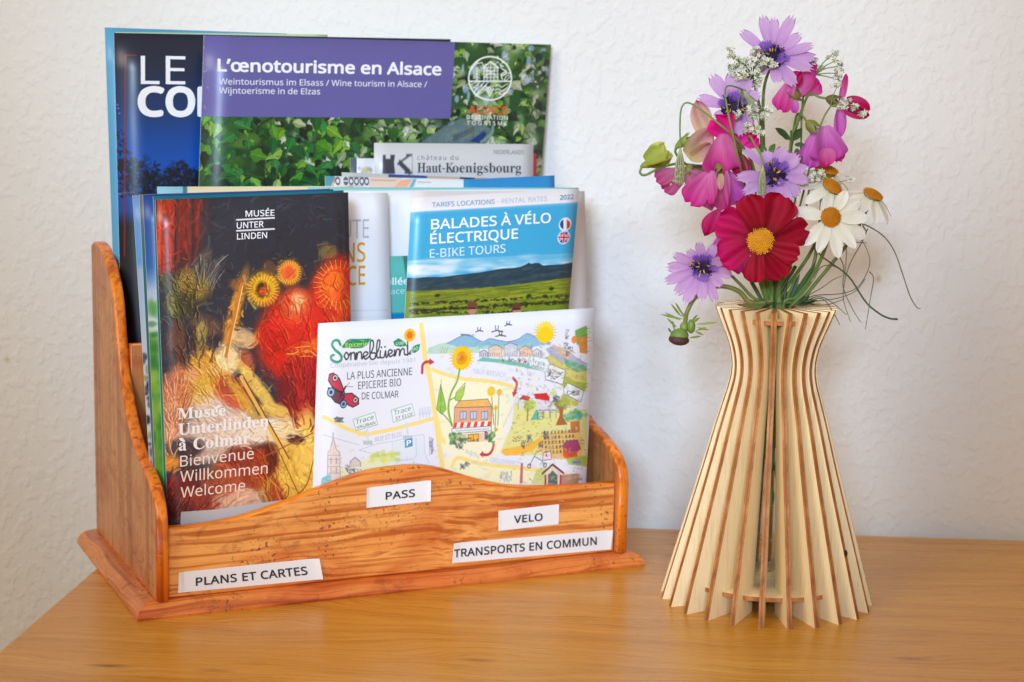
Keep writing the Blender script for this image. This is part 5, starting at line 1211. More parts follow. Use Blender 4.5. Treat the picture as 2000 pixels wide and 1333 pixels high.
def petal_geo(L, Wd, prof='oval', bend=0.0, cup=0.0, ripple=0.0, seed=0, n=10, m=8, fold=0.0, teeth=0, wav=0.0):
    """local petal: y along its length, x across, z = face normal"""
    rr = random.Random(seed); vs, uv, fs = [], [], []
    ph1, ph2 = rr.uniform(0, 6), rr.uniform(0, 6)
    P = {'oval': lambda t: math.sin(math.pi * min(1, (t * .93 + .07))) ** .62 * (0.65 + .35 * t),
         'strap': lambda t: (0.30 + .70 * min(1, t * 1.6) ** .8) * (1 if t < .82 else math.sqrt(max(0, 1 - ((t - .82) / .19) ** 2)) * .45 + .55),
         'fan': lambda t: (0.16 + .84 * t ** .75) * (1 if t < .72 else math.sqrt(max(0, 1 - ((t - .72) / .30) ** 2))),
         'point': lambda t: (0.25 + .75 * min(1, t * 2.2)) * (1 if t < .5 else max(0.04, 1 - ((t - .5) / .52) ** 1.6)),
         'leaf': lambda t: math.sin(math.pi * (t * .96 + .02)) ** .8,
         'drop': lambda t: math.sin(math.pi * min(1, (t * .9 + .1))) ** .5}[prof]
    for j in range(n + 1):
        t = j / n
        for i in range(m + 1):
            u = i / m * 2 - 1
            w = Wd / 2 * P(t)
            tt = t
            if teeth and t > .80: tt = t + (t - .80) / .20 * (0.075 * math.cos(u * math.pi * teeth) - 0.05 * abs(u))
            if prof == 'fan' and t > .7: tt = t - (t - .7) * .5 * (math.exp(-(u / .28) ** 2) * .35 + u * u * .25) 
            x, y = u * w, tt * L
            z = cup * w * (u * u) * 1.0 + ripple * Wd * math.sin(ph1 + u * 5 + t * 3) * t * .5 + wav * L * math.sin(ph2 + t * 5) * t
            z += fold * abs(u) * w
            a = bend * t
            if abs(bend) > 1e-4:
                R_ = L / bend; y2 = R_ * math.sin(a * tt / max(t, 1e-6)) if t > 0 else 0; z2 = R_ * (1 - math.cos(a * tt / max(t, 1e-6))) if t > 0 else 0
                y, z = y2 - z * math.sin(a), z2 + z * math.cos(a)
            vs.append(Vector((x, y, z))); uv.append((i / m, t))
    for j in range(n):
        for i in range(m):
            a = j * (m + 1) + i; fs.append((a, a + 1, a + m + 2, a + m + 1))
    return vs, uv, fs
def frame(n, up=(0, 0, 1)):
    n = Vector(n).normalized(); e1 = Vector(up).cross(n)
    if e1.length < 1e-3: e1 = Vector((1, 0, 0))
    e1.normalize(); return e1, n.cross(e1).normalized(), n            # e1 = right as seen by a viewer the flower faces, e2 = up
def put_petal(name, geo, c, d, nrm, mat, parent):
    """place a petal: grows from c along d, its face towards nrm"""
    vs, uv, fs = geo; d = Vector(d).normalized(); nrm = (Vector(nrm) - d * Vector(nrm).dot(d)).normalized(); x = d.cross(nrm).normalized()
    w = [Vector(c) + x * q.x + d * q.y + nrm * q.z for q in vs]
    return mesh_obj(name, w, fs, mat, parent, uvs=uv, smooth=True)
MPX = 0.000254                                          # metres per photo pixel at the bouquet
def V_(px, py, dy=0.0): return aty(px, py, VY + dy)
def radial(root, c, axis_, petals, mat, prof, bend, cup, name='petal', r_in=0.0, **kw):
    e1, e2, nn = frame(axis_)
    for k, (phi, L_, W_, el) in enumerate(petals):
        a = R(phi); d = (e1 * math.cos(a) + e2 * math.sin(a)); dd = d * math.cos(R(el)) + nn * math.sin(R(el)); nr = nn * math.cos(R(el)) - d * math.sin(R(el))
        put_petal(name, petal_geo(L_, W_, prof, bend + random.Random(k * 7 + int(L_ * 1e6)).uniform(-.15, .15), cup, seed=k + int(L_ * 1e5), **kw), Vector(c) + d * r_in, dd, nr, mat, root)
def bumps(c, n, r, dome, count, br, mat, parent, name='disc', elong=1.0, seed=1):
    """a flower disc made of little florets on a dome"""
    e1, e2, nn = frame(n); parts = []; rr = random.Random(seed)
    for k in range(count):
        q = math.sqrt((k + .5) / count); a = k * 2.39996
        p_ = Vector(c) + (e1 * math.cos(a) + e2 * math.sin(a)) * (r * q) + nn * (dome * (1 - q * q))
        s_ = br * rr.uniform(.8, 1.15); ax = ((e1 * math.cos(a) + e2 * math.sin(a)) * q * .6 + nn).normalized()
        f1, f2, f3 = frame(ax)
        v_ = [p_ + f3 * s_ * elong] + [p_ + (f1 * math.cos(b) + f2 * math.sin(b)) * s_ + f3 * s_ * .2 for b in (0, 1.26, 2.51, 3.77, 5.03)] + [p_ - f3 * s_]
        parts.append((v_, [(0, i + 1, (i + 1) % 5 + 1) for i in range(5)] + [(6, (i + 1) % 5 + 1, i + 1) for i in range(5)]))
    v_, f_ = join(parts)
    # solid core below the florets
    core, cf = [], []
    for j in range(5):
        q = 1 - j / 4; 
        for i in range(14): a = 2 * math.pi * i / 14; core.append(Vector(c) + (e1 * math.cos(a) + e2 * math.sin(a)) * (r * q * .97) + nn * (dome * (1 - q * q) - .0002))
    for j in range(4):
        for i in range(14): cf.append((j * 14 + i, j * 14 + (i + 1) % 14, (j + 1) * 14 + (i + 1) % 14, (j + 1) * 14 + i))
    v_, f_ = join([(v_, f_), (core, cf)])
    return mesh_obj(name, v_, f_, mat, parent, smooth=True)
def mouth(k):                                           # where stem k stands in the tube
    a = k * 2.4; r = 0.0042 * math.sqrt((k % 7 + .5) / 7)
    return VC + Vector((r * math.cos(a), r * math.sin(a), 0))
def down(k, zb=None, zt=0.150):
    zb = zb or (0.112, 0.098, 0.12, 0.088, 0.105, 0.078, 0.115)[k % 7]
    q = mouth(k); q2 = mouth(k + 3)
    return [Vector((q.x, q.y, zt)), Vector(((q.x + q2.x) / 2, (q.y + q2.y) / 2, (zt + zb) / 2)), Vector((q2.x, q2.y, zb))]

# ------------------------------------------------------------------ lilac cupid's dart flowers
PM_LIL = petal_mat('lilac_petal', S(84, 34, 104), S(218, 178, 222), 0.4, 0.35, mid=S(200, 148, 208))
PM_LILD = petal_mat('small_dark_petal', S(60, 26, 96), S(150, 106, 200), 0.3, 0.3)
M_EYE = flat('violet_eye', S(44, 20, 58), .6, .3, .3); M_ANTH = flat('yellow_anther', S(222, 176, 60), .6, .3, .2); M_STIG = flat('violet_stamen', S(86, 60, 150), .6, .3, .2)
M_INVO = flat('papery_bract', S(196, 180, 170), .6, .3, .3)
def lilac_flower(label, px, dy, n, pet, stem_px, sk, W_=22, el=12, sc=1.0):
    c = V_(*px, dy); root = empty('lilac_flower', c, label, 'flower', 'lilac flowers in the vase')
    pl = [(a, l * MPX, (w or W_) * MPX, el + random.Random(int(a * 7 + l)).uniform(-8, 8)) for a, l, *r in pet for w in [r[0] if r else 0]]
    radial(root, c, n, pl, PM_LIL, 'strap', -0.25, 0.10, teeth=3, ripple=.05, r_in=4 * MPX, n=16)
    rr = random.Random(int(px[0]))
    small = [(rr.uniform(0, 360), rr.uniform(24, 34) * MPX, 13 * MPX, rr.uniform(25, 50)) for _ in range(9)]
    radial(root, c + Vector(n).normalized() * .0006, n, small, PM_LILD, 'strap', -0.2, 0.15, 'inner_petal', teeth=2, r_in=3 * MPX)
    bumps(c + Vector(n).normalized() * .0012, n, 25 * MPX * sc, .0016, 90, .00050, M_EYE, root, 'eye', 1.6)
    e1, e2, nn = frame(n); pa, pb = [], []
    for k in range(30):
        a = rr.uniform(0, 6.28); r = rr.uniform(5, 23) * MPX; b_ = c + nn * .0018 + (e1 * math.cos(a) + e2 * math.sin(a)) * r
        o = (e1 * math.cos(a + rr.uniform(-.8, .8)) + e2 * math.sin(a + rr.uniform(-.8, .8)))
        pts = [b_, b_ + nn * .0013 + o * .0005, b_ + nn * .0020 + o * .0016]
        (pa if k % 5 < 3 else pb).append(tube_mesh(pts, .00042, .00028, 5, 4))
    for nm, ps, mt in (('anthers', pa, M_ANTH), ('stamens', pb, M_STIG)):
        v_, f_ = join(ps); o = mesh_obj(nm, v_, f_, mt, root, smooth=True); o['kind'] = 'stuff'
    # papery cup below the flower
    cup_, cf = [], []
    for j, (r, h) in enumerate(((8, -.0002), (9, -.0022), (8.5, -.0048), (5.5, -.0074), (2.2, -.0092))):
        for i in range(12): a = 2 * math.pi * i / 12; cup_.append(c + (e1 * math.cos(a) + e2 * math.sin(a)) * r * MPX * (1.15 if i % 2 else .95) + nn * h)
    for j in range(4):
        for i in range(12): cf.append((j * 12 + i, j * 12 + (i + 1) % 12, (j + 1) * 12 + (i + 1) % 12, (j + 1) * 12 + i))
    mesh_obj('bract_cup', cup_, cf, M_INVO, root, smooth=True)
    pts = [c - nn * .009] + [V_(*q) for q in stem_px] + down(sk)
    stem('stem', pts, .00075, .0009, G_STEM, root)
lilac_flower('topmost lilac flower with long toothed petals at the very top of the bouquet', (1508, 112), 0.000, (-.12, -1, .38),
    [(141, 74, 22), (104, 80, 23), (88, 72, 20), (64, 82, 24), (38, 64, 22), (14, 76, 20), (0, 80, 22), (-20, 78, 24), (-52, 68, 26), (-78, 52, 22), (-120, 38, 18), (170, 40, 18)], [(1492, 175, .010), (1491, 260, .012), (1497, 380, .014), (1510, 500, .010)], 0)
lilac_flower('lilac flower at the upper left, second from the top, above the hot pink petals', (1433, 210), -0.004, (-.25, -1, .15),
    [(167, 68, 24), (127, 70, 27), (96, 62, 27), (62, 60, 25), (30, 52, 24), (-5, 46, 22), (-40, 46, 22), (-70, 54, 26), (-104, 40, 20), (-150, 38, 18)], [(1452, 240, .008), (1468, 330, .012), (1490, 450, .012)], 1)
lilac_flower('lilac flower in the middle of the bouquet just above the crimson flower', (1510, 341), -0.014, (.05, -1, .10),
    [(186, 70, 22), (212, 66, 22), (238, 52, 22), (140, 74, 14), (112, 44, 26), (70, 50, 32), (38, 56, 28), (12, 62, 20), (-10, 66, 20), (-38, 60, 26), (-66, 64, 28), (-98, 50, 26)], [(1512, 380, .002), (1512, 470, .010), (1516, 560, .006)], 2, el=18)
lilac_flower('lilac flower hanging lowest on the left beside the crimson flower', (1374, 520), -0.010, (-.35, -1, -.22),
    [(152, 60, 20), (180, 66, 24), (202, 76, 22), (226, 72, 24), (246, 76, 22), (270, 62, 22), (292, 68, 20), (318, 50, 20), (350, 58, 22), (25, 56, 20), (60, 50, 20), (92, 54, 20), (125, 44, 18)], [(1418, 530, .000), (1446, 556, .000), (1476, 585, .000)], 3, el=26)

# ------------------------------------------------------------------ crimson cosmos
PM_CR = petal_mat('crimson_petal', S(40, 0, 10), S(172, 0, 44), 0.6, 0.18, mid=S(146, 0, 26), rough=.7, streak=16)
PM_CR_LIT = petal_mat('crimson_petal_lit', S(44, 0, 14), S(204, 0, 98), 0.6, 0.22, mid=S(164, 0, 54), rough=.7, streak=16)  # lit copy of the crimson: light on the left petals put into their colour
c = V_(1485, 471, -0.026); cn = Vector((-.06, -1, .06)).normalized()
cos_ = empty('crimson_flower', c, 'big crimson flower with round yellow centre in the front of the bouquet', 'flower')
radial(cos_, c, cn, [(a, l * MPX, w * MPX, e) for a, l, w, e in ((108, 86, 66, 22), (62, 90, 86, 8), (14, 92, 66, -6), (-22, 72, 50, 20), (-58, 78, 62, -2), (-100, 74, 50, 20))],
       PM_CR, 'fan', -0.30, 0.14, ripple=.20, r_in=8 * MPX, n=14, m=12)
radial(cos_, c, cn, [(a, l * MPX, w * MPX, e) for a, l, w, e in ((153, 84, 78, 2), (204, 78, 74, 12))], PM_CR_LIT, 'fan', -0.30, 0.14, ripple=.20, r_in=8 * MPX, n=14, m=12)
bumps(c + cn * .0010, cn, 26 * MPX, .0016, 200, .00046, flat('yolk_floret', S(240, 166, 22), .55, .35, .35), cos_, 'disc', 1.3)
stem('stem', [c - cn * .002, V_(1500, 520, -.010), V_(1510, 575, -.002)] + down(4), .0009, .001, G_STEM, cos_)

# ------------------------------------------------------------------ white daisies
PM_WH = petal_mat('white_petal', S(232, 228, 200), S(244, 240, 232), 0.10, 0.30, rough=.6, streak=12)
M_YD = flat('orange_disc', S(222, 140, 20), .6, .3, .45)
def daisy(label, px, dy, n, pet, stem_px, sk, dr=20, dome=.0022, el=0, bend=-.3):
    c = V_(*px, dy); nn = Vector(n).normalized(); root = empty('daisy', c, label, 'flower', 'daisies in the vase')
    radial(root, c, n, [(a, l * MPX, w * MPX, e + el) for a, l, w, e in pet], PM_WH, 'oval', bend, 0.16, ripple=.06, r_in=9 * MPX, n=12)
    bumps(c + nn * .0008, n, dr * MPX, dome, 170, .00036, M_YD, root, 'disc', 1.2)
    e1, e2, _ = frame(n); cup_, cf = [], []
    for j, (r, h) in enumerate(((dr * .85, -.0002), (dr * .8, -.0018), (dr * .5, -.0040), (3.4, -.0056))):
        for i in range(12): a = 2 * math.pi * i / 12; cup_.append(c + (e1 * math.cos(a) + e2 * math.sin(a)) * r * MPX + nn * h)
    for j in range(3):
        for i in range(12): cf.append((j * 12 + i, j * 12 + (i + 1) % 12, (j + 1) * 12 + (i + 1) % 12, (j + 1) * 12 + i))
    mesh_obj('calyx', cup_, cf, G_OLIVE, root, smooth=True)
    stem('stem', [c - nn * .005] + [V_(*q) for q in stem_px] + down(sk), .0009, .0010, G_STEM, root)
daisy('white daisy facing the viewer with full orange centre, right of the crimson flower', (1622, 425), -0.020, (.08, -1, .22),
      [(171, 66, 32, 6), (226, 66, 30, 0), (250, 64, 28, 6), (282, 72, 30, 2), (-52, 68, 28, 10), (-28, 74, 32, 2), (0, 64, 34, 10), (28, 60, 32, 4), (58, 52, 28, 14)], [(1616, 470, -.010), (1592, 530, -.004), (1556, 580, 0)], 5)
daisy('white daisy turned up to the right, between the two other orange centres', (1624, 366), -0.008, (.50, -.52, .80),
      [(k * 36 + 8, 62, 28, 0) for k in range(10)], [(1612, 392, -.006), (1602, 440, .004), (1580, 540, .004)], 6, dr=22, el=-22)
daisy('white daisy at the back seen edge on, its flat orange centre uppermost', (1613, 334), 0.004, (.18, -.32, .93),
      [(k * 40 + 20, 58, 28, 0) for k in range(9)], [(1606, 380, .006), (1590, 480, .008)], 7, dr=25, el=-30, dome=.0014)
daisy('white daisy farthest to the right with drooping petals', (1704, 382), -0.004, (.34, -.38, .86),
      [(k * 40 + 5, 56, 26, 0) for k in range(9)], [(1690, 415, -.002), (1660, 470, .000), (1600, 545, .002), (1560, 590, .000)], 8, dr=21, el=-24, dome=.0016)

# ------------------------------------------------------------------ sweet peas
PK = {'hot': petal_mat('hot_pink_petal', S(222, 60, 150), S(244, 6, 140), .25, .35, streak=14), 'mag': petal_mat('magenta_petal', S(230, 136, 190), S(222, 40, 150), .35, .45, streak=16),
      'deep': petal_mat('deep_magenta_petal', S(180, 40, 100), S(190, 4, 80), .35, .25, streak=14), 'pale': petal_mat('pale_pink_petal', S(206, 186, 130), S(216, 148, 160), .3, .35, streak=16),
      'dust': petal_mat('dusty_pink_petal', S(212, 150, 170), S(204, 64, 136), .35, .45, streak=16), 'lil': petal_mat('pinkish_lilac_petal', S(216, 130, 200), S(208, 76, 186), .35, .38, streak=18),
      'yg': petal_mat('yellow_green_petal', S(150, 168, 50), S(206, 204, 110), .25, .3, streak=14)}
def blossom(label, petals, calyx, stem_px, sk, mat_c=None, join_to=None, thick=.0006):
    """petals: (base px, tip px, width px, dy base, dy tip, normal, colour, profile, bend, cup)"""
    c0 = V_(*calyx[0])
    root = empty('sweet_pea', c0, label, 'flower', 'sweet peas in the vase')
    for k, (b, t, w_, db, dt, nr, cm, pf, bd, cu) in enumerate(petals):
        B_, T_ = V_(*b, db), V_(*t, dt)
        put_petal('petal', petal_geo((T_ - B_).length, w_ * MPX, pf, bd, cu, ripple=.24, seed=k + int(b[0]), n=14, m=12, wav=.02), B_, T_ - B_, nr, PK[cm], root)
    a, b_ = V_(*calyx[0]), V_(*calyx[1]); r = calyx[2] * MPX; d = (b_ - a); L_ = d.length; d.normalize(); f1, f2, _ = frame(d, (0, 1, .2))
    v_, f_ = [], []
    prof = [(0.12, 0), (.55, .12), (.95, .35), (1.0, .55)] 
    for q, t in prof:
        for i in range(10): an = 2 * math.pi * i / 10; v_.append(a + d * L_ * t + (f1 * math.cos(an) + f2 * math.sin(an)) * r * q)
    for i in range(10): an = 2 * math.pi * i / 10; v_.append(a + d * L_ * (1.0 if i % 2 == 0 else .62) + (f1 * math.cos(an) + f2 * math.sin(an)) * r * (1.1 if i % 2 == 0 else 1.0))
    for j in range(4):
        for i in range(10): f_.append((j * 10 + i, j * 10 + (i + 1) % 10, (j + 1) * 10 + (i + 1) % 10, (j + 1) * 10 + i))
    mesh_obj('calyx', v_, f_, mat_c or G_OLIVE, root, smooth=True)
    stem('stem', [a + d * L_ * .1] + [V_(*q) for q in stem_px] + (down(sk) if sk is not None else []), thick, thick * 1.3, G_STEM, root)
C_ = (0, -1, .1)
blossom('hot pink sweet pea with a broad hanging skirt petal, upper left of the bouquet',
        [((1430, 280), (1462, 236), 46, -.006, .002, (.3, -1, .3), 'hot', 'fan', .3, .1), ((1428, 276), (1392, 226), 70, -.010, -.012, (-.2, -1, .55), 'hot', 'fan', .55, .25),
         ((1414, 262), (1408, 338), 92, -.014, -.012, (0, -1, .25), 'mag', 'fan', -.35, .18), ((1440, 290), (1480, 268), 42, -.006, -.004, (.2, -1, .2), 'hot', 'fan', .2, .1), ((1440, 300), (1452, 345), 44, -.004, .000, (.3, -1, 0), 'deep', 'oval', .2, .1)],
        ((1448, 300, -.004), (1430, 276, -.006), 9), [(1462, 340, .000), (1478, 440, .006), (1500, 560, .004)], 9)
blossom('faded salmon pink sweet pea with tall petal over a greenish lower lip',
        [((1378, 272), (1362, 196), 52, -.004, .000, (-.35, -1, 0), 'pale', 'oval', .2, -.25), ((1340, 304), (1396, 258), 52, -.010, -.008, (-.1, -1, -.25), 'pale', 'drop', -.5, .5), ((1348, 306), (1392, 286), 36, -.014, -.012, (0, -1, -.5), 'pale', 'drop', -.4, .5)],
        ((1318, 290, -.006), (1352, 264, -.006), 9), [(1320, 300, -.004), (1342, 322, -.002), (1400, 345, .004), (1455, 420, .008), (1500, 560, .006)], 10, G_BUD)
blossom('closed yellow green sweet pea bud at the far left of the bouquet',
        [((1262, 318), (1312, 290), 40, -.010, -.010, (-.2, -1, .5), 'yg', 'drop', -.9, .7), ((1276, 314), (1298, 278), 40, -.006, -.006, (-.1, -1, .2), 'yg', 'drop', .5, .5), ((1262, 318), (1312, 300), 30, -.002, -.002, (0, -1, -.6), 'yg', 'drop', .7, .5)],
        ((1250, 326, -.006), (1292, 312, -.006), 9), [(1250, 338, -.006), (1262, 342, -.006), (1296, 326, -.004), (1344, 322, .000), (1420, 356, .006), (1500, 560, .008)], 11, G_BUD)
blossom('dusty pink sweet pea low on the left under the yellow green bud',
        [((1334, 334), (1280, 348), 46, -.004, -.008, (-.2, -1, .3), 'dust', 'fan', -.3, .15), ((1345, 334), (1296, 372), 48, -.002, -.006, (-.1, -1, 0), 'dust', 'fan', -.3, .15), ((1340, 332), (1362, 366), 50, -.006, -.004, (.1, -1, 0), 'dust', 'fan', .3, .2), ((1345, 336), (1386, 344), 40, -.002, .002, (.1, -1, .1), 'dust', 'oval', .2, .1)],
        ((1352, 322, -.004), (1338, 342, -.004), 9), [(1380, 330, .002), (1430, 380, .008), (1500, 560, .008)], 12)
blossom('magenta sweet pea with folded petals left above the crimson flower',
        [((1398, 330), (1342, 396), 64, -.008, -.012, (-.35, -1, .1), 'mag', 'fan', -.4, .2), ((1402, 330), (1398, 412), 80, -.006, -.008, (0, -1, .1), 'dust', 'fan', -.3, .2), ((1408, 330), (1446, 396), 74, -.004, -.004, (.3, -1, .1), 'lil', 'fan', -.2, .15),
         ((1392, 334), (1392, 402), 30, -.015, -.014, (-.6, -1, 0), 'mag', 'oval', .2, .3), ((1418, 334), (1414, 404), 26, -.016, -.014, (.6, -1, 0), 'mag', 'oval', .2, .3), ((1406, 412), (1376, 464), 46, -.006, -.008, (-.2, -1, .2), 'deep', 'oval', .5, .4), ((1408, 340), (1406, 372), 14, -.017, -.016, C_, 'pale', 'drop', .2, .4)],
        ((1406, 316, -.006), (1404, 344, -.012), 10), [(1430, 330, .004), (1468, 420, .010), (1506, 560, .008)], 13)
blossom('lilac pink sweet pea peeking out behind the crimson flower on the left',
        [((1430, 430), (1408, 512), 64, -.002, .000, (-.2, -1, 0), 'lil', 'fan', .2, .15), ((1440, 440), (1446, 536), 50, -.002, .000, (0, -1, 0), 'mag', 'fan', .2, .15), ((1452, 470), (1410, 534), 30, .000, .000, (0, -1, .3), 'mag', 'fan', .2, .1)],
        ((1452, 430, .004), (1440, 452, .002), 8), [(1476, 470, .008), (1504, 570, .006)], 14)
blossom('rose pink sweet pea at the upper right with a long slanting petal',
        [((1546, 196), (1598, 130), 52, .000, .000, (-.35, -1, .5), 'mag', 'oval', .3, .35), ((1552, 150), (1520, 216), 50, -.004, -.006, (-.3, -1, 0), 'mag', 'fan', -.5, .3), ((1562, 186), (1600, 160), 46, .002, .004, (.2, -1, -.2), 'mag', 'fan', .3, .2), ((1540, 172), (1566, 142), 40, -.002, -.002, (-.2, -1, .3), 'deep', 'oval', .3, .3), ((1550, 196), (1553, 222), 18, -.006, -.006, C_, 'lil', 'drop', -.3, .5)],
        ((1560, 196, -.004), (1546, 176, -.006), 11), [(1570, 200, .000), (1562, 230, .002), (1546, 275, .006), (1530, 400, .012), (1520, 560, .010)], 15)
blossom('sweet pea at the far right with upright petal and dark pink snout',
        [((1640, 206), (1649, 144), 24, -.004, -.004, (.5, -1, 0), 'mag', 'oval', .2, .4), ((1643, 200), (1632, 270), 36, -.006, -.004, (.4, -1, .1), 'lil', 'oval', .3, .3), ((1648, 204), (1700, 212), 38, -.010, -.012, (.1, -1, .5), 'deep', 'drop', -.4, .5), ((1650, 212), (1698, 224), 26, -.012, -.012, (.1, -1, -.4), 'deep', 'drop', .3, .5)],
        ((1612, 192, -.004), (1642, 200, -.006), 11), [(1600, 190, -.002), (1582, 184, .000), (1568, 210, .002), (1545, 290, .008), (1530, 420, .012), (1520, 560, .010)], 16, G_BROWN)
blossom('large lilac pink sweet pea hanging right above the daisies',
        [((1598, 250), (1576, 328), 58, -.002, -.004, (-.3, -1, 0), 'lil', 'fan', -.2, .2), ((1612, 246), (1622, 312), 96, -.008, -.010, (.1, -1, .25), 'lil', 'fan', -.45, .2), ((1628, 252), (1642, 318), 40, -.002, -.004, (.4, -1, 0), 'mag', 'fan', -.2, .2), ((1616, 290), (1612, 326), 34, -.012, -.012, (0, -1, -.2), 'mag', 'drop', -.3, .5)],
        ((1574, 236, -.004), (1598, 258, -.006), 12), [(1566, 226, .000), (1556, 226, .002), (1548, 270, .008), (1534, 400, .012), (1522, 560, .010)], 17)

# ------------------------------------------------------------------ white umbels and drooping seed heads
M_WF = flat('white_floret', S(226, 222, 208), .7, .2, .18)
def florets(name, spots, root, seed, size=(3.8, 6.2), mat=None):
    rr = random.Random(seed); parts = []
    for c in spots:
        n_ = Vector((rr.uniform(-.7, .7), -1 + rr.uniform(-.3, .5), rr.uniform(-.4, .9))).normalized(); e1, e2, nn = frame(n_); s_ = rr.uniform(*size) * MPX; a0 = rr.uniform(0, 6)
        v_ = [c]; f_ = []
        for k in range(5):
            a = a0 + k * 1.2566; d = e1 * math.cos(a) + e2 * math.sin(a); x = e1 * math.cos(a + 1.57) + e2 * math.sin(a + 1.57); o = len(v_)
            v_ += [c + d * s_ * .55 + x * s_ * .30 + nn * s_ * .3, c + d * s_ * 1.1 + nn * s_ * .25, c + d * s_ * .55 - x * s_ * .30 + nn * s_ * .3]; f_ += [(0, o, o + 1), (0, o + 1, o + 2)]
        parts.append((v_, f_))
    v_, f_ = join(parts); o = mesh_obj(name, v_, f_, mat or M_WF, root); o['kind'] = 'stuff'
def umbel(label, hub, tips, stem_px, sk, dens=9, spread=7, seed=1, r_=.0003):
    c = V_(*hub); root = empty('umbel', c, label, 'flower', 'small white umbels in the vase'); rr = random.Random(seed)
    rays, sp, gp = [], [], []
    for t in tips:
        T = V_(*t); mid = (c + T) / 2 + Vector((rr.uniform(-1, 1), rr.uniform(-1, 1), rr.uniform(0, 1))) * .0012
        rays.append(tube_mesh([c, mid, T], r_, r_ * .7, 5, 6))
        for k in range(dens):
            q = T + Vector((rr.gauss(0, spread), rr.gauss(0, spread * .7), rr.gauss(0, spread * .8))) * MPX; sp.append(q)
            rays.append(tube_mesh([T, (T + q) / 2, q], r_ * .5, r_ * .4, 4, 2))
            if rr.random() < .9: gp.append(q + Vector((rr.uniform(-2, 2), 2, rr.uniform(-3, 0))) * MPX)
    v_, f_ = join(rays); o = mesh_obj('rays', v_, f_, G_STEM, root, smooth=True); o['kind'] = 'stuff'
    florets('florets', sp, root, seed)
    if gp: florets('green_buds', gp, root, seed + 5, (4.0, 6.4), G_PALE)
    stem('stem', [c] + [V_(*q) for q in stem_px] + down(sk), .00045, .0006, G_STEM, root)
rr = random.Random(5)
umbel('dense greenish white umbel just left below the topmost lilac flower', (1472, 160, .000), [(1458 + rr.gauss(0, 22), 128 + rr.gauss(0, 15), -.006 + rr.uniform(-.005, .005)) for _ in range(15)] + [(1425, 126, -.006), (1432, 138, -.006), (1448, 148, -.008), (1478, 100, -.006)], [(1484, 230, .006), (1492, 400, .012), (1512, 560, .010)], 18, 6, 6, 2, .0004)
umbel('loose white umbel between the two upper lilac flowers', (1448, 176, -.008), [(1470, 215, -.012), (1482, 224, -.012), (1496, 218, -.010), (1492, 232, -.012), (1462, 248, -.012), (1476, 260, -.014), (1486, 256, -.012), (1440, 220, -.012)], [(1478, 186, .002), (1490, 260, .010), (1500, 420, .012)], 19, 5, 5, 3, .00025)
umbel('airy white umbel spreading its rays at the upper right', (1592, 146, .000), [(1628, 104, -.002), (1636, 118, -.004), (1642, 130, -.002), (1636, 144, -.004), (1638, 156, -.002), (1588, 120, .000), (1578, 118, .002), (1600, 128, .000)], [(1574, 165, .002), (1566, 220, .004), (1562, 330, .008), (1540, 460, .012)], 20, 5, 5, 4, .00035)
umbel('small white umbel hanging over the snout of the far right sweet pea', (1622, 208, -.008), [(1654, 200, -.012), (1668, 210, -.014), (1687, 222, -.014), (1636, 168, -.008), (1645, 205, -.012)], [(1606, 236, -.010), (1590, 290, -.006), (1577, 345, .000), (1546, 470, .010)], 21, 6, 4, 6, .00028)
umbel('faded greenish umbel squeezed between middle lilac flower and daisies', (1580, 372, -.004), [(1568, 348, -.010), (1582, 352, -.010), (1560, 360, -.010), (1592, 346, -.010), (1602, 340, -.008), (1656, 352, -.002)], [(1570, 430, .004), (1544, 520, .008)], 22, 5, 6, 7, .0003)
def droop(label, path, bud, sk, seed):
    B_ = V_(*bud[0]); root = empty('drooping_seed_head', B_, label, 'flower', 'hooked seed heads in the vase')
    stem('stem', [V_(*q) for q in path] + (down(sk) if sk is not None else []), .0004, .0006, G_STEM, root)
    T = V_(*bud[1]); d = T - B_; v_, f_ = [], []; n_ = 9; parts = []
    rr = random.Random(seed)
    for k in range(12):                                 # narrow rays closing into a slim basket
        a = 2 * math.pi * k / 12; w_ = bud[2] * MPX
        parts.append(tube_mesh([B_, B_ + d * .35 + Vector((math.cos(a), math.sin(a), 0)) * w_ * .75, B_ + d * .75 + Vector((math.cos(a), math.sin(a), 0)) * w_, T + Vector((math.cos(a), math.sin(a), 0)) * w_ * .7], .00028, .0002, 4, 6))
    v_, f_ = join(parts); o = mesh_obj('rays', v_, f_, G_PALE, root, smooth=True); o['kind'] = 'stuff'
    florets('florets', [B_ + d * rr.uniform(.55, 1.05) + Vector((rr.gauss(0, 1), rr.gauss(0, 1), 0)) * bud[2] * MPX * .5 for _ in range(46)], root, seed, (2.2, 4.2), G_PALE)
droop('hooked stem with a slim pale seed head hanging over the dusty pink sweet pea', [(1329, 290, -.016), (1328, 245, -.016), (1331, 212, -.016), (1343, 201, -.016), (1368, 214, -.018), (1404, 242, -.024), (1440, 274, -.020), (1470, 320, -.006), (1490, 420, .008)], ((1329, 290, -.016), (1327, 358, -.016), 9), 23, 3)
droop('hooked stem bending over the upper left lilac flower', [(1452, 176, -.008), (1436, 170, -.014), (1422, 168, -.016), (1416, 178, -.018), (1420, 210, -.022), (1430, 258, -.024), (1444, 318, -.020), (1464, 400, .000), (1500, 560, .006)], ((1452, 176, -.008), (1470, 210, -.010), 6), 24, 4)
droop('slim grey green seed head in front of the middle lilac flower', [(1490, 330, -.020), (1489, 312, -.018), (1478, 290, -.014), (1462, 268, -.008), (1470, 340, .006), (1500, 520, .008)], ((1490, 322, -.022), (1488, 376, -.022), 6), 25, 5)

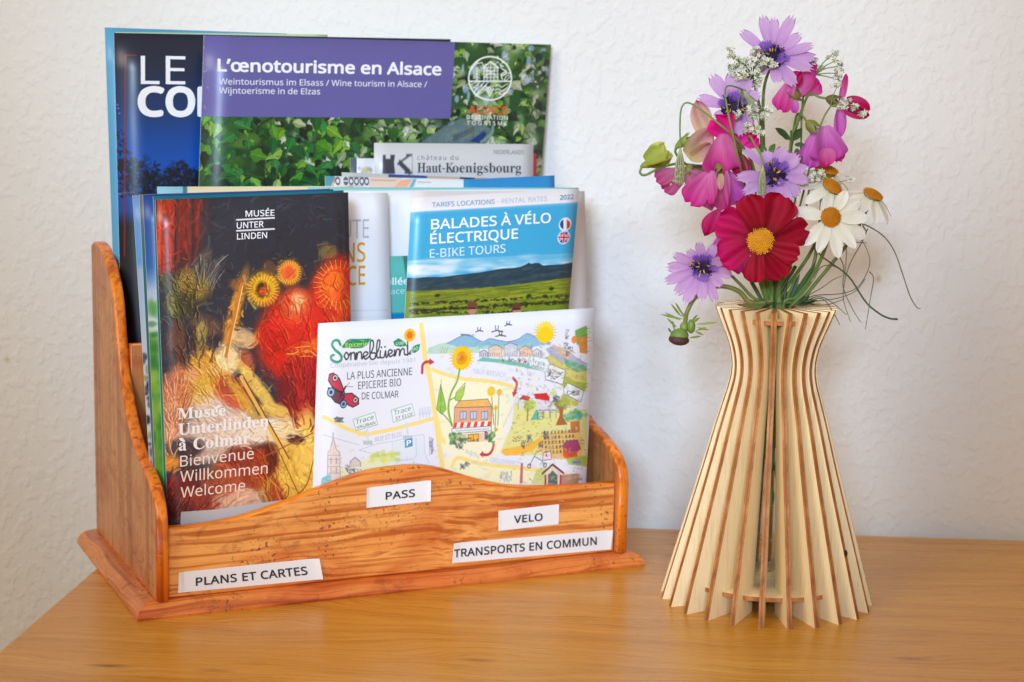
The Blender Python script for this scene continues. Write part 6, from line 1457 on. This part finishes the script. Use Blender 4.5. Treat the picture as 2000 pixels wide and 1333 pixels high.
# ------------------------------------------------------------------ nodding green bud with needle leaves
c = V_(1340, 640, -.006); root = empty('flower_bud', c, 'nodding green flower bud with needle bracts left of the vase rim', 'flower')
stem('stem', [V_(1338, 634, -.006), V_(1342, 610, -.006), V_(1358, 582, -.006), V_(1386, 563, -.004), V_(1416, 560, -.002), V_(1444, 570, -.002), V_(1470, 594, -.002)] + down(26), .0011, .0013, G_OLIVE, root)
def tilt(q): return Vector((q.x + q.z * .25, q.y, q.z - q.x * .15))
blob('green_cup', V_(1327, 656, -.008), .0046, .0046, .0036, G_STEM, root, f=tilt)
blob('dark_dome', V_(1326, 664, -.0085), .0052, .0050, .0028, flat('dark_bud', S(82, 52, 50), .6, .3, .3), root, f=tilt)
blob('side_bud', V_(1350, 638, -.008), .0021, .0024, .0036, G_STEM, root); blob('neck', V_(1336, 640, -.006), .0022, .0022, .0030, G_BUD, root)
for b, t in (((1336, 624), (1287, 616)), ((1332, 620), (1306, 592)), ((1334, 616), (1316, 590)), ((1322, 640), (1301, 622)), ((1318, 646), (1312, 626)), ((1360, 634), (1402, 631)), ((1362, 640), (1388, 648)), ((1356, 646), (1378, 660)), ((1350, 630), (1364, 612)), ((1352, 632), (1370, 618)), ((1346, 660), (1374, 658)), ((1330, 626), (1296, 612)), ((1340, 626), (1326, 604)), ((1360, 646), (1380, 640)), ((1312, 650), (1300, 640))):
    B_, T_ = V_(*b, -.008), V_(*t, -.010 + random.Random(b[0] + t[0]).uniform(-.004, .004))
    put_petal('bract', petal_geo((T_ - B_).length, 4.5 * MPX, 'leaf', .45, .4, n=8, m=2), B_, T_ - B_, (.1, -1, .3), G_BUD, root)

# ------------------------------------------------------------------ wiry leaves trailing to the right, rim leaf, inner leaves
root = empty('wiry_grass', V_(1572, 588, 0), 'thread thin dark green leaves trailing out to the right of the vase', 'plant')
WL = [[(1565, 592), (1590, 578), (1643, 574), (1674, 562), (1692, 536), (1699, 510), (1690, 481), (1676, 462)], [(1692, 452), (1685, 439), (1703, 446), (1729, 465), (1748, 494), (1763, 536), (1777, 578), (1790, 600), (1798, 603)],
      [(1695, 447), (1682, 476), (1664, 507), (1653, 536), (1648, 562), (1648, 589), (1661, 629)], [(1648, 476), (1670, 474), (1693, 475)], [(1589, 485), (1606, 502), (1624, 515), (1658, 541), (1690, 589), (1716, 612), (1736, 622), (1753, 624)],
      [(1568, 588), (1580, 577), (1606, 562), (1627, 547), (1645, 539)], [(1637, 497), (1648, 523), (1647, 562), (1664, 602), (1681, 630)], [(1651, 468), (1653, 497), (1650, 540)], [(1698, 531), (1706, 544), (1700, 583), (1690, 644)],
      [(1570, 590), (1598, 580), (1622, 589), (1653, 615)], [(1572, 590), (1606, 584), (1627, 610), (1640, 635)], [(1590, 545), (1603, 523), (1622, 519), (1643, 528), (1660, 545)], [(1566, 592), (1600, 588), (1640, 582), (1672, 568), (1690, 545)], [(1572, 594), (1612, 596), (1640, 588), (1650, 584)]]
for k, w_ in enumerate(WL):
    dy = -.010 + (k % 5) * .003; thick = .00028 if k not in (1, 4) else .00036
    v_, f_ = tube_mesh([V_(x, y, dy + .004 * math.sin(i * .9 + k)) for i, (x, y) in enumerate(w_)], thick, thick * (.6 if k != 4 else 1.5), 5)
    mesh_obj('leaf', v_, f_, G_GREY, root, smooth=True)
stem('stem', [V_(1560, 592, 0)] + down(27), .0006, .0007, G_STEM, root)
G_RIM = petal_mat('rim_leaf', S(96, 118, 52), S(146, 128, 84), .3, .2, mid=S(122, 138, 74), streak=8)
root = empty('leaf_sprig', V_(1492, 596, -.006), 'pointed green leaf lying over the left of the vase rim', 'leaf')
B_, T_ = V_(1494, 594, -.014), V_(1436, 611, -.026)
put_petal('leaf', petal_geo((T_ - B_).length, 27 * MPX, 'leaf', .4, -.15, fold=.2, n=12), B_, T_ - B_, (-.2, -.5, .9), G_RIM, root)
stem('stem', [B_, V_(1502, 594, -.006)] + down(28), .0005, .0007, G_STEM, root)
root = empty('leaf_sprig', V_(1545, 262, 0), 'dark toothed leaves on a thin stem behind the upper sweet peas', 'leaf')
stem('stem', [V_(1545, 255, .002), V_(1542, 300, .006), V_(1530, 420, .012), V_(1520, 560, .008)] + down(29), .0005, .0007, G_STEM, root)
for b, t, w_ in (((1542, 268), (1510, 252), 14), ((1544, 272), (1524, 266), 10), ((1550, 275), (1566, 248), 16), ((1552, 282), (1572, 286), 12), ((1556, 290), (1562, 320), 18), ((1500, 300), (1476, 284), 16), ((1502, 298), (1516, 280), 12), ((1498, 304), (1516, 296), 14), ((1496, 306), (1480, 302), 12)):
    B_, T_ = V_(*b, .002), V_(*t, -.002); put_petal('leaf', petal_geo((T_ - B_).length, w_ * MPX, 'leaf', .3, .2, n=10, teeth=0, ripple=.2, seed=b[0]), B_, T_ - B_, (.1, -1, .4), G_DARK if b[0] > 1520 else G_STEM, root)
# blades standing in the mouth of the vase
root = empty('leafy_stems', V_(1530, 590, 0), 'bunch of green stems and narrow leaves crowding the mouth of the vase', 'plant')
rr = random.Random(12)
for k in range(26):
    xb = rr.uniform(1490, 1562); xt = xb + (xb - 1524) * rr.uniform(.2, 1.3) + rr.uniform(-12, 12); yt = rr.uniform(480, 566)
    B_, T_ = V_(1516 + (xb - 1524) * .45, 612, rr.uniform(-.004, .004)), V_(xt, yt, rr.uniform(-.010, .010))
    put_petal('leaf', petal_geo((T_ - B_).length, rr.uniform(5, 13) * MPX, 'leaf', rr.uniform(-.4, .4), .3, n=10, m=4), B_, T_ - B_, (rr.uniform(-.5, .5), -1, .2), G_DARK if rr.random() < .55 else G_STEM, root)
for k in range(9):                                       # feathery bits at the right of the mouth
    B_, T_ = V_(1556 + k * 1.5, 596, -.004), V_(1575 + rr.uniform(0, 28), 582 + rr.uniform(-10, 16), -.008)
    put_petal('leaf', petal_geo((T_ - B_).length, 8 * MPX, 'leaf', .3, .3, n=8, m=3), B_, T_ - B_, (0, -1, .5), G_DARK, root)
for k in range(7):
    q = mouth(k + 30); q2 = mouth(k + 35); zt = .150; zb = rr.choice((.080, .095, .066, .105))
    stem('stem', [V_(1500 + k * 9, 520, rr.uniform(-.006, .008)), Vector((q.x, q.y, zt)), Vector(((q.x + q2.x) / 2, (q.y + q2.y) / 2, .1)), Vector((q2.x, q2.y, zb))], .0009, .0009, G_STEM if k % 2 else G_DARK, root)
for (x, y, z, l_) in ((-.003, -.004, .086, .018), (.003, -.003, .075, .020), (-.004, -.003, .105, .016), (.002, -.005, .120, .02), (-.002, -.0045, .062, .014)):
    put_petal('leaf', petal_geo(l_, .0055, 'leaf', .3, .4, n=8, m=4), VC + Vector((x, y, z)), (.15, 0, -1), (0, -1, 0), G_STEM, root)
# dark knot on one slat
kb = blob('knot', (0, 0, 0), .0011, .0008, .0019, flat('dark_knot', S(58, 40, 26), .7, .2, .3), None); kb.location = (0, 0, 0)
ka = PH + 9 * math.pi / 12; kr = 0.0448
kb.parent = vase; kb.location = (kr * math.cos(ka), kr * math.sin(ka), 0.0315)
